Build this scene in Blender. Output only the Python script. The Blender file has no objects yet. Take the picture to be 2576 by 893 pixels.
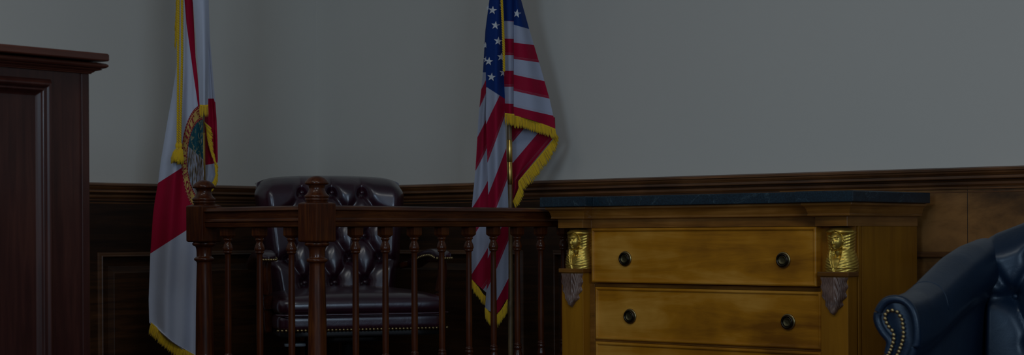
import bpy, bmesh, math, random
from mathutils import Vector, Matrix
from mathutils.noise import noise as pnoise
random.seed(7)
C = bpy.context.scene.collection
# ------------------------------------------------------------------ survey of the room
# Room axes: right wall is a plane y = WY, left wall a plane x = WX, z up, metres.
F = 4200.; CX = 1288.; YH = 586.; RHO = -0.005; PHI = math.radians(40.5); H = 0.85
cp, sp = math.cos(PHI), math.sin(PHI)
WX, WY = -5.138, 4.765
def ray(px, py):
    dx, dy = (px-CX)/F, (py-YH)/F
    a = dx+RHO*dy; b = dy-RHO*dx
    return (a*cp-sp, a*sp+cp, -b)
def P(px, py, D):
    r = ray(px, py); return Vector((r[0]*D, r[1]*D, H+r[2]*D))
def hy(px, py, y):
    r = ray(px, py); t = y/r[1]; return Vector((r[0]*t, y, H+r[2]*t))
def hx(px, py, x):
    r = ray(px, py); t = x/r[0]; return Vector((x, r[1]*t, H+r[2]*t))
def camdir(X, D): return Vector((X*cp-D*sp, X*sp+D*cp, 0))
def lerp(a, b, t): return a+(b-a)*t
def interp(pts, x):
    if x <= pts[0][0]:
        (x0, y0), (x1, y1) = pts[0], pts[1]
    elif x >= pts[-1][0]:
        (x0, y0), (x1, y1) = pts[-2], pts[-1]
    else:
        for i in range(len(pts)-1):
            if x <= pts[i+1][0]:
                (x0, y0), (x1, y1) = pts[i], pts[i+1]; break
    return y0+(y1-y0)*(x-x0)/(x1-x0)
def interpc(pts, x):
    return interp(pts, min(max(x, pts[0][0]), pts[-1][0]))
def sstep(a, b, x):
    t = min(1, max(0, (x-a)/(b-a))); return t*t*(3-2*t)
# ------------------------------------------------------------------ mesh building
class MB:
    def __init__(s): s.v = []; s.f = []; s.m = []; s.sm = []; s.at = {}
    def add(s, vs, fs, mi=0, smooth=False):
        o = len(s.v); s.v += [tuple(v) for v in vs]
        for f in fs: s.f.append(tuple(i+o for i in f)); s.m.append(mi); s.sm.append(smooth)
        return o
    def box(s, x0, x1, y0, y1, z0, z1, b=0.0, mi=0):
        if b > 0:
            return s.loops([[(x0+i, x1-i, y0+i, y1-i, z)] for i, z in ((b, z0), (0, z0+b), (0, z1-b), (b, z1))], mi)
        vs = [(x, y, z) for z in (z0, z1) for x, y in ((x0, y0), (x1, y0), (x1, y1), (x0, y1))]
        s.add(vs, [(3, 2, 1, 0), (4, 5, 6, 7), (0, 1, 5, 4), (1, 2, 6, 5), (2, 3, 7, 6), (3, 0, 4, 7)], mi)
    def loops(s, ls, mi=0):
        vs = []; fs = []
        for (l,) in ls:
            x0, x1, y0, y1, z = l
            vs += [(x0, y0, z), (x1, y0, z), (x1, y1, z), (x0, y1, z)]
        n = len(ls)
        for i in range(n-1):
            for k in range(4):
                a = i*4+k; b = i*4+(k+1) % 4; fs.append((a, b, b+4, a+4))
        fs.append((3, 2, 1, 0)); fs.append(tuple(range(4*n-4, 4*n)))
        s.add(vs, fs, mi)
    def grid(s, fn, nu, nv, wu=False, wv=False, smooth=True, mi=0):
        vs = [fn(i/(nu), j/(nv)) for j in range(nv+(0 if wv else 1)) for i in range(nu+(0 if wu else 1))]
        W = nu if wu else nu+1; Hh = nv if wv else nv+1
        fs = []
        for j in range(nv):
            for i in range(nu):
                a = j*W+i; b = j*W+(i+1) % W; c = ((j+1) % Hh)*W+(i+1) % W; d = ((j+1) % Hh)*W+i
                fs.append((a, b, c, d))
        return s.add(vs, fs, mi, smooth)
    def lathe(s, prof, c=(0, 0, 0), axis='z', n=32, smooth=True, mi=0):
        # prof: list of (radius, height)
        c = Vector(c)
        def pt(r, h, a):
            x, y = r*math.cos(a), r*math.sin(a)
            if axis == 'z': return c+Vector((x, y, h))
            if axis == '-y': return c+Vector((x, -h, y))
            if isinstance(axis, Vector):
                q = axis.to_track_quat('Z', 'Y'); return c+q @ Vector((x, y, h))
        vs = []; fs = []
        for r, h in prof:
            for k in range(n): vs.append(pt(max(r, 1e-5), h, 2*math.pi*k/n))
        for i in range(len(prof)-1):
            for k in range(n):
                a = i*n+k; b = i*n+(k+1) % n; fs.append((a, b, b+n, a+n))
        s.add(vs, fs, mi, smooth)
        s.add([vs[k] for k in range(n)], [tuple(range(n-1, -1, -1))], mi)
        s.add([vs[(len(prof)-1)*n+k] for k in range(n)], [tuple(range(n))], mi)
    def tube(s, pts, rad, n=10, smooth=True, mi=0, flat=1.0, up=Vector((0, 0, 1))):
        pts = [Vector(p) for p in pts]
        if not hasattr(rad, '__len__'): rad = [rad]*len(pts)
        vs = []; fs = []
        for i, p in enumerate(pts):
            d = (pts[min(i+1, len(pts)-1)]-pts[max(i-1, 0)]).normalized()
            u = up if abs(d.dot(up)) < .95 else Vector((1, 0.2, 0)).normalized()
            a = d.cross(u).normalized(); b = a.cross(d).normalized()
            for k in range(n):
                t = 2*math.pi*k/n; vs.append(p+a*(math.cos(t)*rad[i])+b*(math.sin(t)*rad[i]*flat))
        for i in range(len(pts)-1):
            for k in range(n):
                a = i*n+k; b = i*n+(k+1) % n; fs.append((a, b, b+n, a+n))
        fs.append(tuple(range(n-1, -1, -1))); fs.append(tuple(range((len(pts)-1)*n, len(pts)*n)))
        s.add(vs, fs, mi, smooth)
    def sweep(s, path, prof, closed=False, caps=True, mi=0, fillz=False):
        # path: plan (x,y) polyline, outward = right-hand side of travel; prof: list of (out, z)
        n = len(path); pv = [Vector(p) for p in path]
        def nrm(a, b):
            d = (b-a).normalized(); return Vector((d.y, -d.x))
        mit = []
        for i in range(n):
            if closed or 0 < i < n-1:
                n1 = nrm(pv[i-1], pv[i]); n2 = nrm(pv[i], pv[(i+1) % n]); m = (n1+n2); m = m/(1+n1.dot(n2))
            elif i == 0: m = nrm(pv[0], pv[1])
            else: m = nrm(pv[-2], pv[-1])
            mit.append(m)
        vs = []
        for o, z in prof:
            for i in range(n): q = pv[i]+mit[i]*o; vs.append((q.x, q.y, z))
        fs = []
        for j in range(len(prof)-1):
            for i in range(n if closed else n-1):
                a = j*n+i; b = j*n+(i+1) % n; fs.append((a, a+n, b+n, b))
        s.add(vs, fs, mi)
        if caps and not closed:
            s.add([vs[j*n] for j in range(len(prof))], [tuple(range(len(prof)))], mi)
            s.add([vs[j*n+n-1] for j in range(len(prof))], [tuple(reversed(range(len(prof))))], mi)
        if fillz:
            s.add(vs[:n], [tuple(range(n))], mi); s.add(vs[-n:], [tuple(reversed(range(n)))], mi)
    def rings(s, u0, u1, z0, z1, rg, put, mi=0, cap=True):
        # rectangular rings (inset, depth) on a vertical plane; put(u, depth, z) -> point
        vs = []; fs = []
        for ins, d in rg:
            for u, z in ((u0+ins, z0+ins), (u1-ins, z0+ins), (u1-ins, z1-ins), (u0+ins, z1-ins)): vs.append(put(u, d, z))
        for i in range(len(rg)-1):
            for k in range(4):
                a = i*4+k; b = i*4+(k+1) % 4; fs.append((a, b, b+4, a+4))
        if cap: fs.append(tuple(range(4*len(rg)-4, 4*len(rg))))
        s.add(vs, fs, mi)
    def rbox(s, c, h, r, n=10, crown=0., mi=0, T=None, warp=None):
        # rounded cushion box, centre c, half sizes h, edge radius r
        vs = []; fs = []; cache = {}
        def vid(i, j, k):
            if (i, j, k) not in cache:
                p = []
                for q, hh in zip((i, j, k), h): p.append((q/n*2-1)*hh)
                # concentrate samples near edges
                inn = [max(-(hh-r), min(hh-r, v)) for v, hh in zip(p, h)]
                on = [q in (0, n) for q in (i, j, k)]
                d = Vector([a-b for a, b in zip(p, inn)])
                q = Vector(inn)+(d.normalized()*r if d.length > 1e-9 else Vector((0, 0, 0)))
                q.z += crown*(1-(q.x/h[0])**2)*(1-(q.y/h[1])**2)*(1 if q.z > 0 else 0)
                if warp: q = warp(q)
                q = q+Vector(c)
                if T: q = T(q)
                cache[(i, j, k)] = len(vs); vs.append(q)
            return cache[(i, j, k)]
        for a in range(n):
            for b in range(n):
                for w in (0, n):
                    f1 = [vid(a, b, w), vid(a+1, b, w), vid(a+1, b+1, w), vid(a, b+1, w)]
                    f2 = [vid(a, w, b), vid(a+1, w, b), vid(a+1, w, b+1), vid(a, w, b+1)]
                    f3 = [vid(w, a, b), vid(w, a+1, b), vid(w, a+1, b+1), vid(w, a, b+1)]
                    if w == 0: f1.reverse(); f3.reverse()
                    else: f2.reverse()
                    fs += [f1, f2, f3]
        s.add(vs, fs, mi, True)
    def build(s, name, mats, parent=None, recalc=True, weld=False):
        me = bpy.data.meshes.new(name)
        off = wloc(parent) if parent else Vector((0, 0, 0))
        me.from_pydata([tuple(Vector(v)-off) for v in s.v], [], s.f)
        if not isinstance(mats, (list, tuple)): mats = [mats]
        for m in mats: me.materials.append(m)
        me.polygons.foreach_set('material_index', s.m)
        me.polygons.foreach_set('use_smooth', s.sm)
        for k, vals in s.at.items():
            vals = list(vals)+[0.0]*(len(me.vertices)-len(vals))
            a = me.attributes.new(k, 'FLOAT', 'POINT'); a.data.foreach_set('value', vals)
        if recalc:
            bm = bmesh.new(); bm.from_mesh(me)
            if weld: bmesh.ops.remove_doubles(bm, verts=bm.verts, dist=1e-6)
            bmesh.ops.recalc_face_normals(bm, faces=bm.faces); bm.to_mesh(me); bm.free()
        me.validate(); me.update()
        o = bpy.data.objects.new(name, me); C.objects.link(o)
        if parent: o.parent = parent
        return o
def wloc(o):
    v = Vector((0, 0, 0))
    while o: v += o.location; o = o.parent
    return v
def thing(name, label, cat, loc, group=None):
    o = bpy.data.objects.new(name, None); C.objects.link(o); o.location = loc
    o['label'] = label; o['category'] = cat
    if group: o['group'] = group
    return o
def struct(o): o['kind'] = 'structure'; return o
def put_copy(src, parent, loc):
    c = src.copy(); C.objects.link(c); c.parent = parent; c.location = loc; return c
def soft(o, w=.0015, seg=2, ang=35):
    m = o.modifiers.new('edge', 'BEVEL'); m.width = w; m.segments = seg; m.limit_method = 'ANGLE'; m.angle_limit = math.radians(ang)
    m.harden_normals = False; return o
# ------------------------------------------------------------------ materials
def newmat(name):
    m = bpy.data.materials.new(name); m.use_nodes = True
    nt = m.node_tree; b = nt.nodes['Principled BSDF']; return m, nt, b
def N(nt, t, **kw):
    n = nt.nodes.new(t)
    for k, v in kw.items():
        if k in n.inputs: n.inputs[k].default_value = v
        else: setattr(n, k, v)
    return n
def ramp(nt, pts):
    r = nt.nodes.new('ShaderNodeValToRGB'); e = r.color_ramp.elements
    while len(e) < len(pts): e.new(.5)
    for i, (p, c) in enumerate(pts): e[i].position = p; e[i].color = (*c, 1)
    return r
def wood(name, dark, mid, light, grain=(3, 3, 60), rough=.32, bump=.25, coat=.25, blotch=3.0, spec=.5, contrast=1.0):
    m, nt, b = newmat(name); L = nt.links.new
    tc = N(nt, 'ShaderNodeTexCoord')
    mp = N(nt, 'ShaderNodeMapping'); mp.inputs['Scale'].default_value = grain; L(tc.outputs['Object'], mp.inputs[0])
    n1 = N(nt, 'ShaderNodeTexNoise', Scale=1.0, Detail=6., Roughness=.65, Distortion=.6); L(mp.outputs[0], n1.inputs['Vector'])
    n2 = N(nt, 'ShaderNodeTexNoise', Scale=blotch, Detail=3.); L(tc.outputs['Object'], n2.inputs['Vector'])
    mx = N(nt, 'ShaderNodeMix', data_type='FLOAT'); mx.inputs[0].default_value = .45
    L(n1.outputs['Fac'], mx.inputs[2]); L(n2.outputs['Fac'], mx.inputs[3])
    w = .17*contrast
    r = ramp(nt, [(.5-w, dark), (.5, mid), (.5+w, light)]); L(mx.outputs[0], r.inputs[0]); L(r.outputs[0], b.inputs['Base Color'])
    b.inputs['Roughness'].default_value = rough; b.inputs['Coat Weight'].default_value = coat; b.inputs['Coat Roughness'].default_value = .13
    b.inputs['Specular IOR Level'].default_value = spec
    bp = N(nt, 'ShaderNodeBump', Strength=bump, Distance=.0006); L(n1.outputs['Fac'], bp.inputs['Height']); L(bp.outputs[0], b.inputs['Normal'])
    return m
def leather(name, col, col2, rough=.28, coat=.5):
    m, nt, b = newmat(name); L = nt.links.new
    tc = N(nt, 'ShaderNodeTexCoord')
    n = N(nt, 'ShaderNodeTexNoise', Scale=9., Detail=4.); L(tc.outputs['Object'], n.inputs['Vector'])
    r = ramp(nt, [(.35, col), (.65, col2)]); L(n.outputs['Fac'], r.inputs[0]); L(r.outputs[0], b.inputs['Base Color'])
    v = N(nt, 'ShaderNodeTexVoronoi', Scale=420.); L(tc.outputs['Object'], v.inputs['Vector'])
    n2 = N(nt, 'ShaderNodeTexNoise', Scale=28., Detail=5., Distortion=1.); L(tc.outputs['Object'], n2.inputs['Vector'])
    bp = N(nt, 'ShaderNodeBump', Strength=.12, Distance=.0008); L(v.outputs['Distance'], bp.inputs['Height'])
    bp2 = N(nt, 'ShaderNodeBump', Strength=.25, Distance=.003); L(n2.outputs['Fac'], bp2.inputs['Height']); L(bp.outputs[0], bp2.inputs['Normal'])
    L(bp2.outputs[0], b.inputs['Normal'])
    b.inputs['Roughness'].default_value = rough; b.inputs['Coat Weight'].default_value = coat; b.inputs['Coat Roughness'].default_value = .22
    return m
def plain(name, col, rough=.5, metal=0., bump=0., bscale=50., coat=0., sheen=0.):
    m, nt, b = newmat(name); L = nt.links.new
    b.inputs['Base Color'].default_value = (*col, 1); b.inputs['Roughness'].default_value = rough; b.inputs['Metallic'].default_value = metal
    b.inputs['Coat Weight'].default_value = coat; b.inputs['Sheen Weight'].default_value = sheen
    tc = N(nt, 'ShaderNodeTexCoord'); n = N(nt, 'ShaderNodeTexNoise', Scale=bscale, Detail=4.); L(tc.outputs['Object'], n.inputs['Vector'])
    r = ramp(nt, [(.3, tuple(c*(.82 if bscale > 2 else .98) for c in col)), (.7, tuple(min(1, c*(1.12 if bscale > 2 else 1.02)) for c in col))]); L(n.outputs['Fac'], r.inputs[0]); L(r.outputs[0], b.inputs['Base Color'])
    if bump:
        bp = N(nt, 'ShaderNodeBump', Strength=bump, Distance=.001); L(n.outputs['Fac'], bp.inputs['Height']); L(bp.outputs[0], b.inputs['Normal'])
    return m
M = {}
M['wall'] = plain('wall_paint', (.66, .645, .60), .75, bump=0, bscale=1.2)
M['ceil'] = plain('ceiling_paint', (.7, .7, .68), .9)
M['carpet'] = plain('carpet', (.10, .035, .03), .95, bump=.6, bscale=300)
M['panel'] = wood('wainscot_wood', (.010, .004, .0015), (.034, .013, .004), (.11, .042, .012), (3, 3, 50), .42, .3, .08, 2.0)
M['panelm'] = wood('wainscot_wood_plain_shaded', (.012, .0045, .0015), (.040, .016, .0045), (.10, .038, .010), (3, 3, 50), .42, .3, .08, 2.0)  # plainer than the burl, and darkened to stand in for shade behind the railing
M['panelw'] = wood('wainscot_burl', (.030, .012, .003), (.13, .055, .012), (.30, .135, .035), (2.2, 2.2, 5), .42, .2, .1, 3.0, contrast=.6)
M['cap'] = wood('chair_rail_wood', (.05, .019, .006), (.15, .058, .018), (.30, .125, .045), (2.2, 2.2, 90), .36, .35, .18, 5.0)
M['mould'] = wood('panel_moulding_wood', (.028, .011, .004), (.085, .034, .011), (.17, .07, .025), (3, 3, 50), .36, .3, .15, 5.0)
M['maho'] = wood('railing_mahogany', (.014, .003, .0012), (.064, .0145, .0035), (.15, .043, .007), (110, 110, 7), .42, .5, .45, 6.0, spec=.2, contrast=1.1)
M['mahoh'] = wood('railing_mahogany_rail', (.014, .003, .0012), (.066, .0165, .004), (.15, .046, .009), (8, 8, 150), .42, .5, .30, 5.0, spec=.2, contrast=1.1)
M['bench'] = wood('bench_mahogany', (.022, .006, .005), (.042, .012, .009), (.070, .022, .015), (60, 60, 4), .30, .12, .30, 3.0, spec=.4)
M['benchh'] = wood('bench_mahogany_cap', (.04, .012, .008), (.075, .022, .013), (.12, .038, .022), (4, 4, 70), .30, .12, .30, 3.0)
M['honey'] = wood('dresser_wood', (.25, .092, .006), (.50, .205, .010), (.70, .35, .055), (1.5, 1.5, 13), .40, .08, .22, 5, spec=.3, contrast=.72)
M['honeyv'] = wood('dresser_wood_upright', (.20, .075, .005), (.34, .142, .007), (.50, .22, .013), (20, 20, 2.0), .42, .1, .08, 3.5, spec=.3, contrast=1.4)
M['honeyd'] = wood('dresser_wood_moulding', (.10, .038, .006), (.23, .092, .013), (.38, .17, .035), (3, 3, 40), .30, .15, .45, 6.0)
M['carved'] = wood('carved_leaf_wood', (.08, .04, .028), (.17, .10, .075), (.28, .18, .14), (18, 18, 18), .42, .15, .2, 30)
def shine(m, sp, tint, rough):
    b = m.node_tree.nodes['Principled BSDF']; b.inputs['Specular IOR Level'].default_value = sp; b.inputs['Specular Tint'].default_value = (*tint, 1); b.inputs['Coat Roughness'].default_value = rough; return m
M['leather'] = leather('oxblood_leather', (.024, .002, .009), (.040, .0035, .014), .33, .9)
M['navy'] = leather('navy_leather', (.004, .013, .032), (.007, .020, .046), .40, .15)
shine(M['leather'], .9, (.72, .84, 1.), .20); shine(M['navy'], .55, (.70, .85, 1.), .25)
M['brass'] = plain('antique_brass', (.42, .33, .16), .32, 1., bump=.2, bscale=300)
M['darkbrass'] = plain('dark_brass', (.055, .045, .035), .30, 1., bump=.3, bscale=250)
M['boss'] = plain('worn_brass', (.13, .11, .055), .45, .9, bump=.4, bscale=200)
M['polebrass'] = plain('bright_brass', (.75, .52, .14), .30, 1.)
M['gilt'] = plain('gilt_bronze', (.72, .50, .10), .36, .85, bump=.5, bscale=90)
M['polewood'] = plain('oak_pole', (.23, .15, .07), .4, bump=.2, bscale=60)
M['gold'] = plain('gold_fringe', (.80, .52, .004), .75, bump=.3, bscale=600, sheen=.2)
M['star'] = plain('star_thread', (.72, .76, .82), .8)
M['hem'] = plain('hem_white', (.70, .71, .78), .8)
M['letter'] = plain('seal_letter_red', (.30, .008, .03), .8)
M['steel'] = plain('black_steel', (.02, .02, .022), .4, .3)
M['greyplas'] = plain('grey_plastic', (.16, .20, .24), .4)
# marble
m, nt, b = newmat('green_black_marble'); L = nt.links.new
tc = N(nt, 'ShaderNodeTexCoord'); n1 = N(nt, 'ShaderNodeTexNoise', Scale=3.5, Detail=7., Roughness=.55, Distortion=1.2); L(tc.outputs['Object'], n1.inputs['Vector'])
n2 = N(nt, 'ShaderNodeTexNoise', Scale=260., Detail=3.); L(tc.outputs['Object'], n2.inputs['Vector'])
r1 = ramp(nt, [(.0, (.006, .017, .028)), (.50, (.009, .026, .042)), (.504, (.045, .08, .10)), (.510, (.010, .028, .045)), (1, (.006, .015, .025))]); L(n1.outputs['Fac'], r1.inputs[0])
r2 = ramp(nt, [(.35, (.65, .65, .65)), (.7, (1.5, 1.5, 1.5))]); L(n2.outputs['Fac'], r2.inputs[0])
mx = N(nt, 'ShaderNodeMix', data_type='RGBA', blend_type='MULTIPLY'); mx.inputs[0].default_value = 1.; L(r1.outputs[0], mx.inputs[6]); L(r2.outputs[0], mx.inputs[7]); L(mx.outputs[2], b.inputs['Base Color'])
b.inputs['Roughness'].default_value = .42; M['marble'] = m
# cloths
def cloth_nodes(name):
    m, nt, b = newmat(name); L = nt.links.new
    b.inputs['Roughness'].default_value = .7; b.inputs['Specular IOR Level'].default_value = .2
    tc = N(nt, 'ShaderNodeTexCoord'); n = N(nt, 'ShaderNodeTexNoise', Scale=22., Detail=3., Distortion=.5); L(tc.outputs['Object'], n.inputs['Vector'])
    w = N(nt, 'ShaderNodeTexNoise', Scale=900., Detail=1.); L(tc.outputs['Object'], w.inputs['Vector'])
    b1 = N(nt, 'ShaderNodeBump', Strength=.3, Distance=.004); L(n.outputs['Fac'], b1.inputs['Height'])
    b2 = N(nt, 'ShaderNodeBump', Strength=.2, Distance=.0006); L(w.outputs['Fac'], b2.inputs['Height']); L(b1.outputs[0], b2.inputs['Normal']); L(b2.outputs[0], b.inputs['Normal'])
    return m, nt, b
def attr(nt, k): return N(nt, 'ShaderNodeAttribute', attribute_name=k).outputs['Fac']
def math_(nt, op, a, bb=None, c=None):
    n = N(nt, 'ShaderNodeMath', operation=op)
    for i, q in enumerate((a, bb, c)):
        if q is None: continue
        if isinstance(q, (int, float)): n.inputs[i].default_value = q
        else: nt.links.new(q, n.inputs[i])
    return n.outputs[0]
def mixc(nt, f, a, bb):
    n = N(nt, 'ShaderNodeMix', data_type='RGBA')
    nt.links.new(f, n.inputs[0])
    for i, q in ((6, a), (7, bb)):
        if isinstance(q, tuple): n.inputs[i].default_value = (*q, 1)
        else: nt.links.new(q, n.inputs[i])
    return n.outputs[2]
WHITE = (.40, .44, .58); RED = (.36, .002, .034); BLUE = (.003, .032, .19)
m, nt, b = cloth_nodes('us_flag_cloth')
t = attr(nt, 'stripe'); fr = math_(nt, 'FRACT', math_(nt, 'MULTIPLY', t, .5))
isred = math_(nt, 'GREATER_THAN', fr, .5)
f1 = math_(nt, 'FRACT', t)
st = math_(nt, 'MULTIPLY', math_(nt, 'GREATER_THAN', f1, .86), math_(nt, 'LESS_THAN', f1, .885))
st2 = math_(nt, 'MULTIPLY', math_(nt, 'GREATER_THAN', f1, .93), math_(nt, 'LESS_THAN', f1, .95))
cl = mixc(nt, isred, WHITE, RED)
cl = mixc(nt, math_(nt, 'MULTIPLY', math_(nt, 'ADD', st, st2), .35), cl, (.36, .22, .30))
cl = mixc(nt, math_(nt, 'GREATER_THAN', attr(nt, 'canton'), 0.), cl, BLUE)
nt.links.new(cl, b.inputs['Base Color']); M['usflag'] = m
m, nt, b = cloth_nodes('state_flag_cloth')
FRED = (.40, .002, .035)
cl = mixc(nt, math_(nt, 'GREATER_THAN', attr(nt, 'bar'), 0.), (.55, .60, .74), FRED)
ex, ey = attr(nt, 'sx'), attr(nt, 'sy')
rad = math_(nt, 'SQRT', math_(nt, 'ADD', math_(nt, 'MULTIPLY', ex, ex), math_(nt, 'MULTIPLY', ey, ey)))
ang = math_(nt, 'ARCTAN2', ey, ex)
tcn = N(nt, 'ShaderNodeCombineXYZ'); nt.links.new(ex, tcn.inputs[0]); nt.links.new(ey, tcn.inputs[1])
nz = N(nt, 'ShaderNodeTexNoise', Scale=9., Detail=3., Distortion=1.2); nt.links.new(tcn.outputs[0], nz.inputs['Vector'])
mpp = N(nt, 'ShaderNodeMapping'); mpp.inputs['Rotation'].default_value = (0, 0, 1.15); mpp.inputs['Scale'].default_value = (15, 3.5, 1); nt.links.new(tcn.outputs[0], mpp.inputs[0])
nz2 = N(nt, 'ShaderNodeTexNoise', Scale=1.6, Detail=3.); nt.links.new(mpp.outputs[0], nz2.inputs['Vector'])
teal = ramp(nt, [(.40, (.01, .075, .11)), (.55, (.015, .10, .13)), (.60, (.25, .22, .10)), (.70, (.30, .34, .36))]); nt.links.new(nz.outputs['Fac'], teal.inputs[0])
low = ramp(nt, [(.38, (.07, .05, .04)), (.46, (.22, .15, .06)), (.52, (.30, .33, .42)), (.7, (.45, .46, .55))]); nt.links.new(nz2.outputs['Fac'], low.inputs[0])
hor = math_(nt, 'GREATER_THAN', math_(nt, 'ADD', ey, math_(nt, 'MULTIPLY', ex, .35)), .0)
pic = mixc(nt, hor, low.outputs[0], teal.outputs[0])
dots = math_(nt, 'GREATER_THAN', math_(nt, 'SINE', math_(nt, 'MULTIPLY', ang, 85.)), .3)
def band(a, bb): return math_(nt, 'MULTIPLY', math_(nt, 'GREATER_THAN', rad, a), math_(nt, 'LESS_THAN', rad, bb))
ring = mixc(nt, band(.77, .945), (.30, .008, .03), (.62, .42, .12))
ring = mixc(nt, math_(nt, 'MULTIPLY', dots, math_(nt, 'ADD', band(.965, .982), band(.742, .757))), ring, (.62, .45, .2))
seal = mixc(nt, math_(nt, 'LESS_THAN', rad, .725), ring, pic)
ins = math_(nt, 'MULTIPLY', math_(nt, 'LESS_THAN', rad, 1.), math_(nt, 'GREATER_THAN', attr(nt, 'seal'), .5))
cl = mixc(nt, ins, cl, seal); nt.links.new(cl, b.inputs['Base Color']); M['flflag'] = m

# ================================================================== ROOM
wt = .12
mb = MB(); mb.box(WX-wt, 3.2, WY, WY+wt, 0, 3.2); struct(mb.build('wall_right', M['wall']))
mb = MB(); mb.box(WX-wt, WX, -4.5, WY, 0, 3.2); struct(mb.build('wall_left', M['wall']))
mb = MB(); mb.box(WX-wt, 3.2, -4.5, WY+wt, -.1, 0); struct(mb.build('floor', M['carpet']))
mb = MB(); mb.box(WX-wt, 3.2, -4.5, WY+wt, 3.2, 3.3); struct(mb.build('ceiling', M['ceil']))
# chair rails (profile: out from wall, z) z top 1.042
ZR = 1.042
railp = [(0, ZR), (.034, ZR), (.044, ZR-.004), (.048, ZR-.009), (.048, ZR-.0115), (.043, ZR-.0125), (.042, ZR-.018), (.038, ZR-.0235), (.038, ZR-.0245), (.034, ZR-.0255),
         (.035, ZR-.034), (.032, ZR-.0365), (.010, ZR-.0375), (.010, ZR-.040), (.019, ZR-.044), (.019, ZR-.052), (.013, ZR-.058), (.009, ZR-.060), (.0175, ZR-.062), (.0175, ZR-.0655), (.011, ZR-.067), (.010, ZR-.071), (.013, ZR-.0735), (.013, ZR-.076), (.006, ZR-.078), (0, ZR-.078)]
mb = MB(); mb.sweep([(WX, -4.4), (WX, WY-.0485)], [(-o if False else o, z) for o, z in railp]);
# left wall faces +x: travel must have its right-hand side towards +x -> travel +y
struct(soft(mb.build('trim_1', M['cap']), .0012))
mb = MB(); mb.sweep([(3.1, WY), (WX, WY)], [(-o, z) for o, z in railp]); struct(soft(mb.build('trim_2', M['cap']), .0012))
# wainscot boards and framed recesses
ZM = .786   # top of the panel moulding
def wains(n, put, u0, u1, recs, seams, mat, zb=0.0, ztop=ZR-.05):
    mb = MB()
    def quad(a0, a1, z0, z1, d):
        mb.add([put(a0, d, z0), put(a1, d, z0), put(a1, d, z1), put(a0, d, z1)], [(0, 1, 2, 3)])
    T = .012
    e = u0
    quad(u0, u1, ZM, ztop, T)
    for a, bb in recs:
        quad(e, a, .18, ZM, T); e = bb
        rg = [(0, T), (.001, T+.0015), (.005, T+.005), (.011, T+.0115), (.0145, T+.0135), (.017, T+.012), (.0185, T+.004), (.020, .0035), (.052, .002), (.075, .0075), (.077, .0085)]
        mb.rings(a, bb, .20, ZM, rg[:8], put, 2, cap=False); mb.rings(a, bb, .20, ZM, rg[7:], put)
        quad(a, bb, .18, .20, T)
    quad(e, u1, .18, ZM, T); quad(u0, u1, zb, .18, T)
    for s_ in seams:   # fine joints between boards
        mb.add([put(s_-.0008, T+.0006, ZM), put(s_+.0008, T+.0006, ZM), put(s_+.0008, T+.0006, ztop), put(s_-.0008, T+.0006, ztop)], [(0, 1, 2, 3)], 1)
    o = mb.build('trim_%d' % n, [mat, M['steel'], M['mould']], recalc=False); struct(o); return o
putR = lambda u, d, z: (u, WY-d, z)
putL = lambda u, d, z: (WX+d, u, z)
xr1 = hy(1317, 632, WY-.012).x
yl0 = hx(245, 640, WX+.012).y
wains(3, putL, -4.4, WY-.012, [(-2.6, -.9), (-.75, .9), (1.05, yl0-.16), (yl0, yl0+1.02)], [], M['panel'])
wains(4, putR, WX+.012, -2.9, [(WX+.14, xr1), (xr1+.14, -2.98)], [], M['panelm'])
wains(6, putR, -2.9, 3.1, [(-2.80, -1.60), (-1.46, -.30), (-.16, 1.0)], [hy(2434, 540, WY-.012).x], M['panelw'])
# baseboards
mb = MB(); mb.sweep([(WX+.012, -4.4), (WX+.012, WY-.03)], [(0, 0), (.014, 0), (.014, .10), (.006, .12), (0, .12)]); struct(mb.build('baseboard_left', M['cap']))
mb = MB(); mb.sweep([(3.1, WY-.012), (WX+.03, WY-.012)], [(0, 0), (-.014, 0), (-.014, .10), (-.006, .12), (0, .12)]); struct(mb.build('baseboard_right', M['cap']))
# raised floor of the witness stand
PX, PY = P(797, 516, 4.8).x, P(797, 516, 4.8).y       # corner newel axis
ZP = .20
mb = MB(); mb.box(WX+.03, PX+.06, PY-.06, WY-.03, 0, ZP, .004)
plat = mb.build('trim_5', M['carpet']); struct(plat)

# ================================================================== JUDGE'S BENCH
XB = P(275, 135, 3.8).x
c0 = hx(275, 135, XB); zt = c0.z
g = thing('judges_bench', "tall dark mahogany judge's bench with heavy cornice and framed panel, at the left edge", 'bench', (XB-.4, c0.y-.9, 0))
yR = c0.y; yL = yR-1.9
zc1 = hx(275, 154.5, XB).z
mb = MB(); mb.loops([[(XB-.9+i, XB-i, yL+i, yR-i, z)] for i, z in ((.002, zc1), (0, zc1+.002), (0, zt-.003), (.003, zt))]); soft(mb.build('top_board', M['benchh'], g), .001)
xbody = XB-.050
yb = hx(221, 300, xbody).y
zb1 = hx(221, 186, xbody).z
mb = MB(); mb.box(XB-.86, xbody, yL+.05, yb, 0, zc1+.0005)
soft(mb.build('body', M['bench'], g), .002)
mb = MB()
hh = zc1-zb1
prof = [(-.001, zb1), (.006, zb1), (.007, zb1+.08*hh), (.010, zb1+.14*hh), (.012, zb1+.22*hh), (.020, zb1+.30*hh), (.0235, zb1+.36*hh), (.0235, zb1+.40*hh)]
for k in range(9):
    a = -math.pi/2+math.pi*k/8; prof.append((.020+.014*math.cos(a), zb1+hh*(.68+.25*math.sin(a))))
prof += [(.012, zc1-.001), (-.001, zc1)]
mb.sweep([(xbody, yL+.05), (xbody, yb), (XB-.86, yb)], prof)
o = mb.build('cornice', M['benchh'], g); soft(o, .001)
# corner bead and stile
yv0 = hx(203, 400, xbody).y
mb = MB(); mb.box(xbody-.01, xbody+.005, yv0, yb+.0005, 0, zb1+.001, .002); soft(mb.build('corner_stile', M['bench'], g), .0015)
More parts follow.
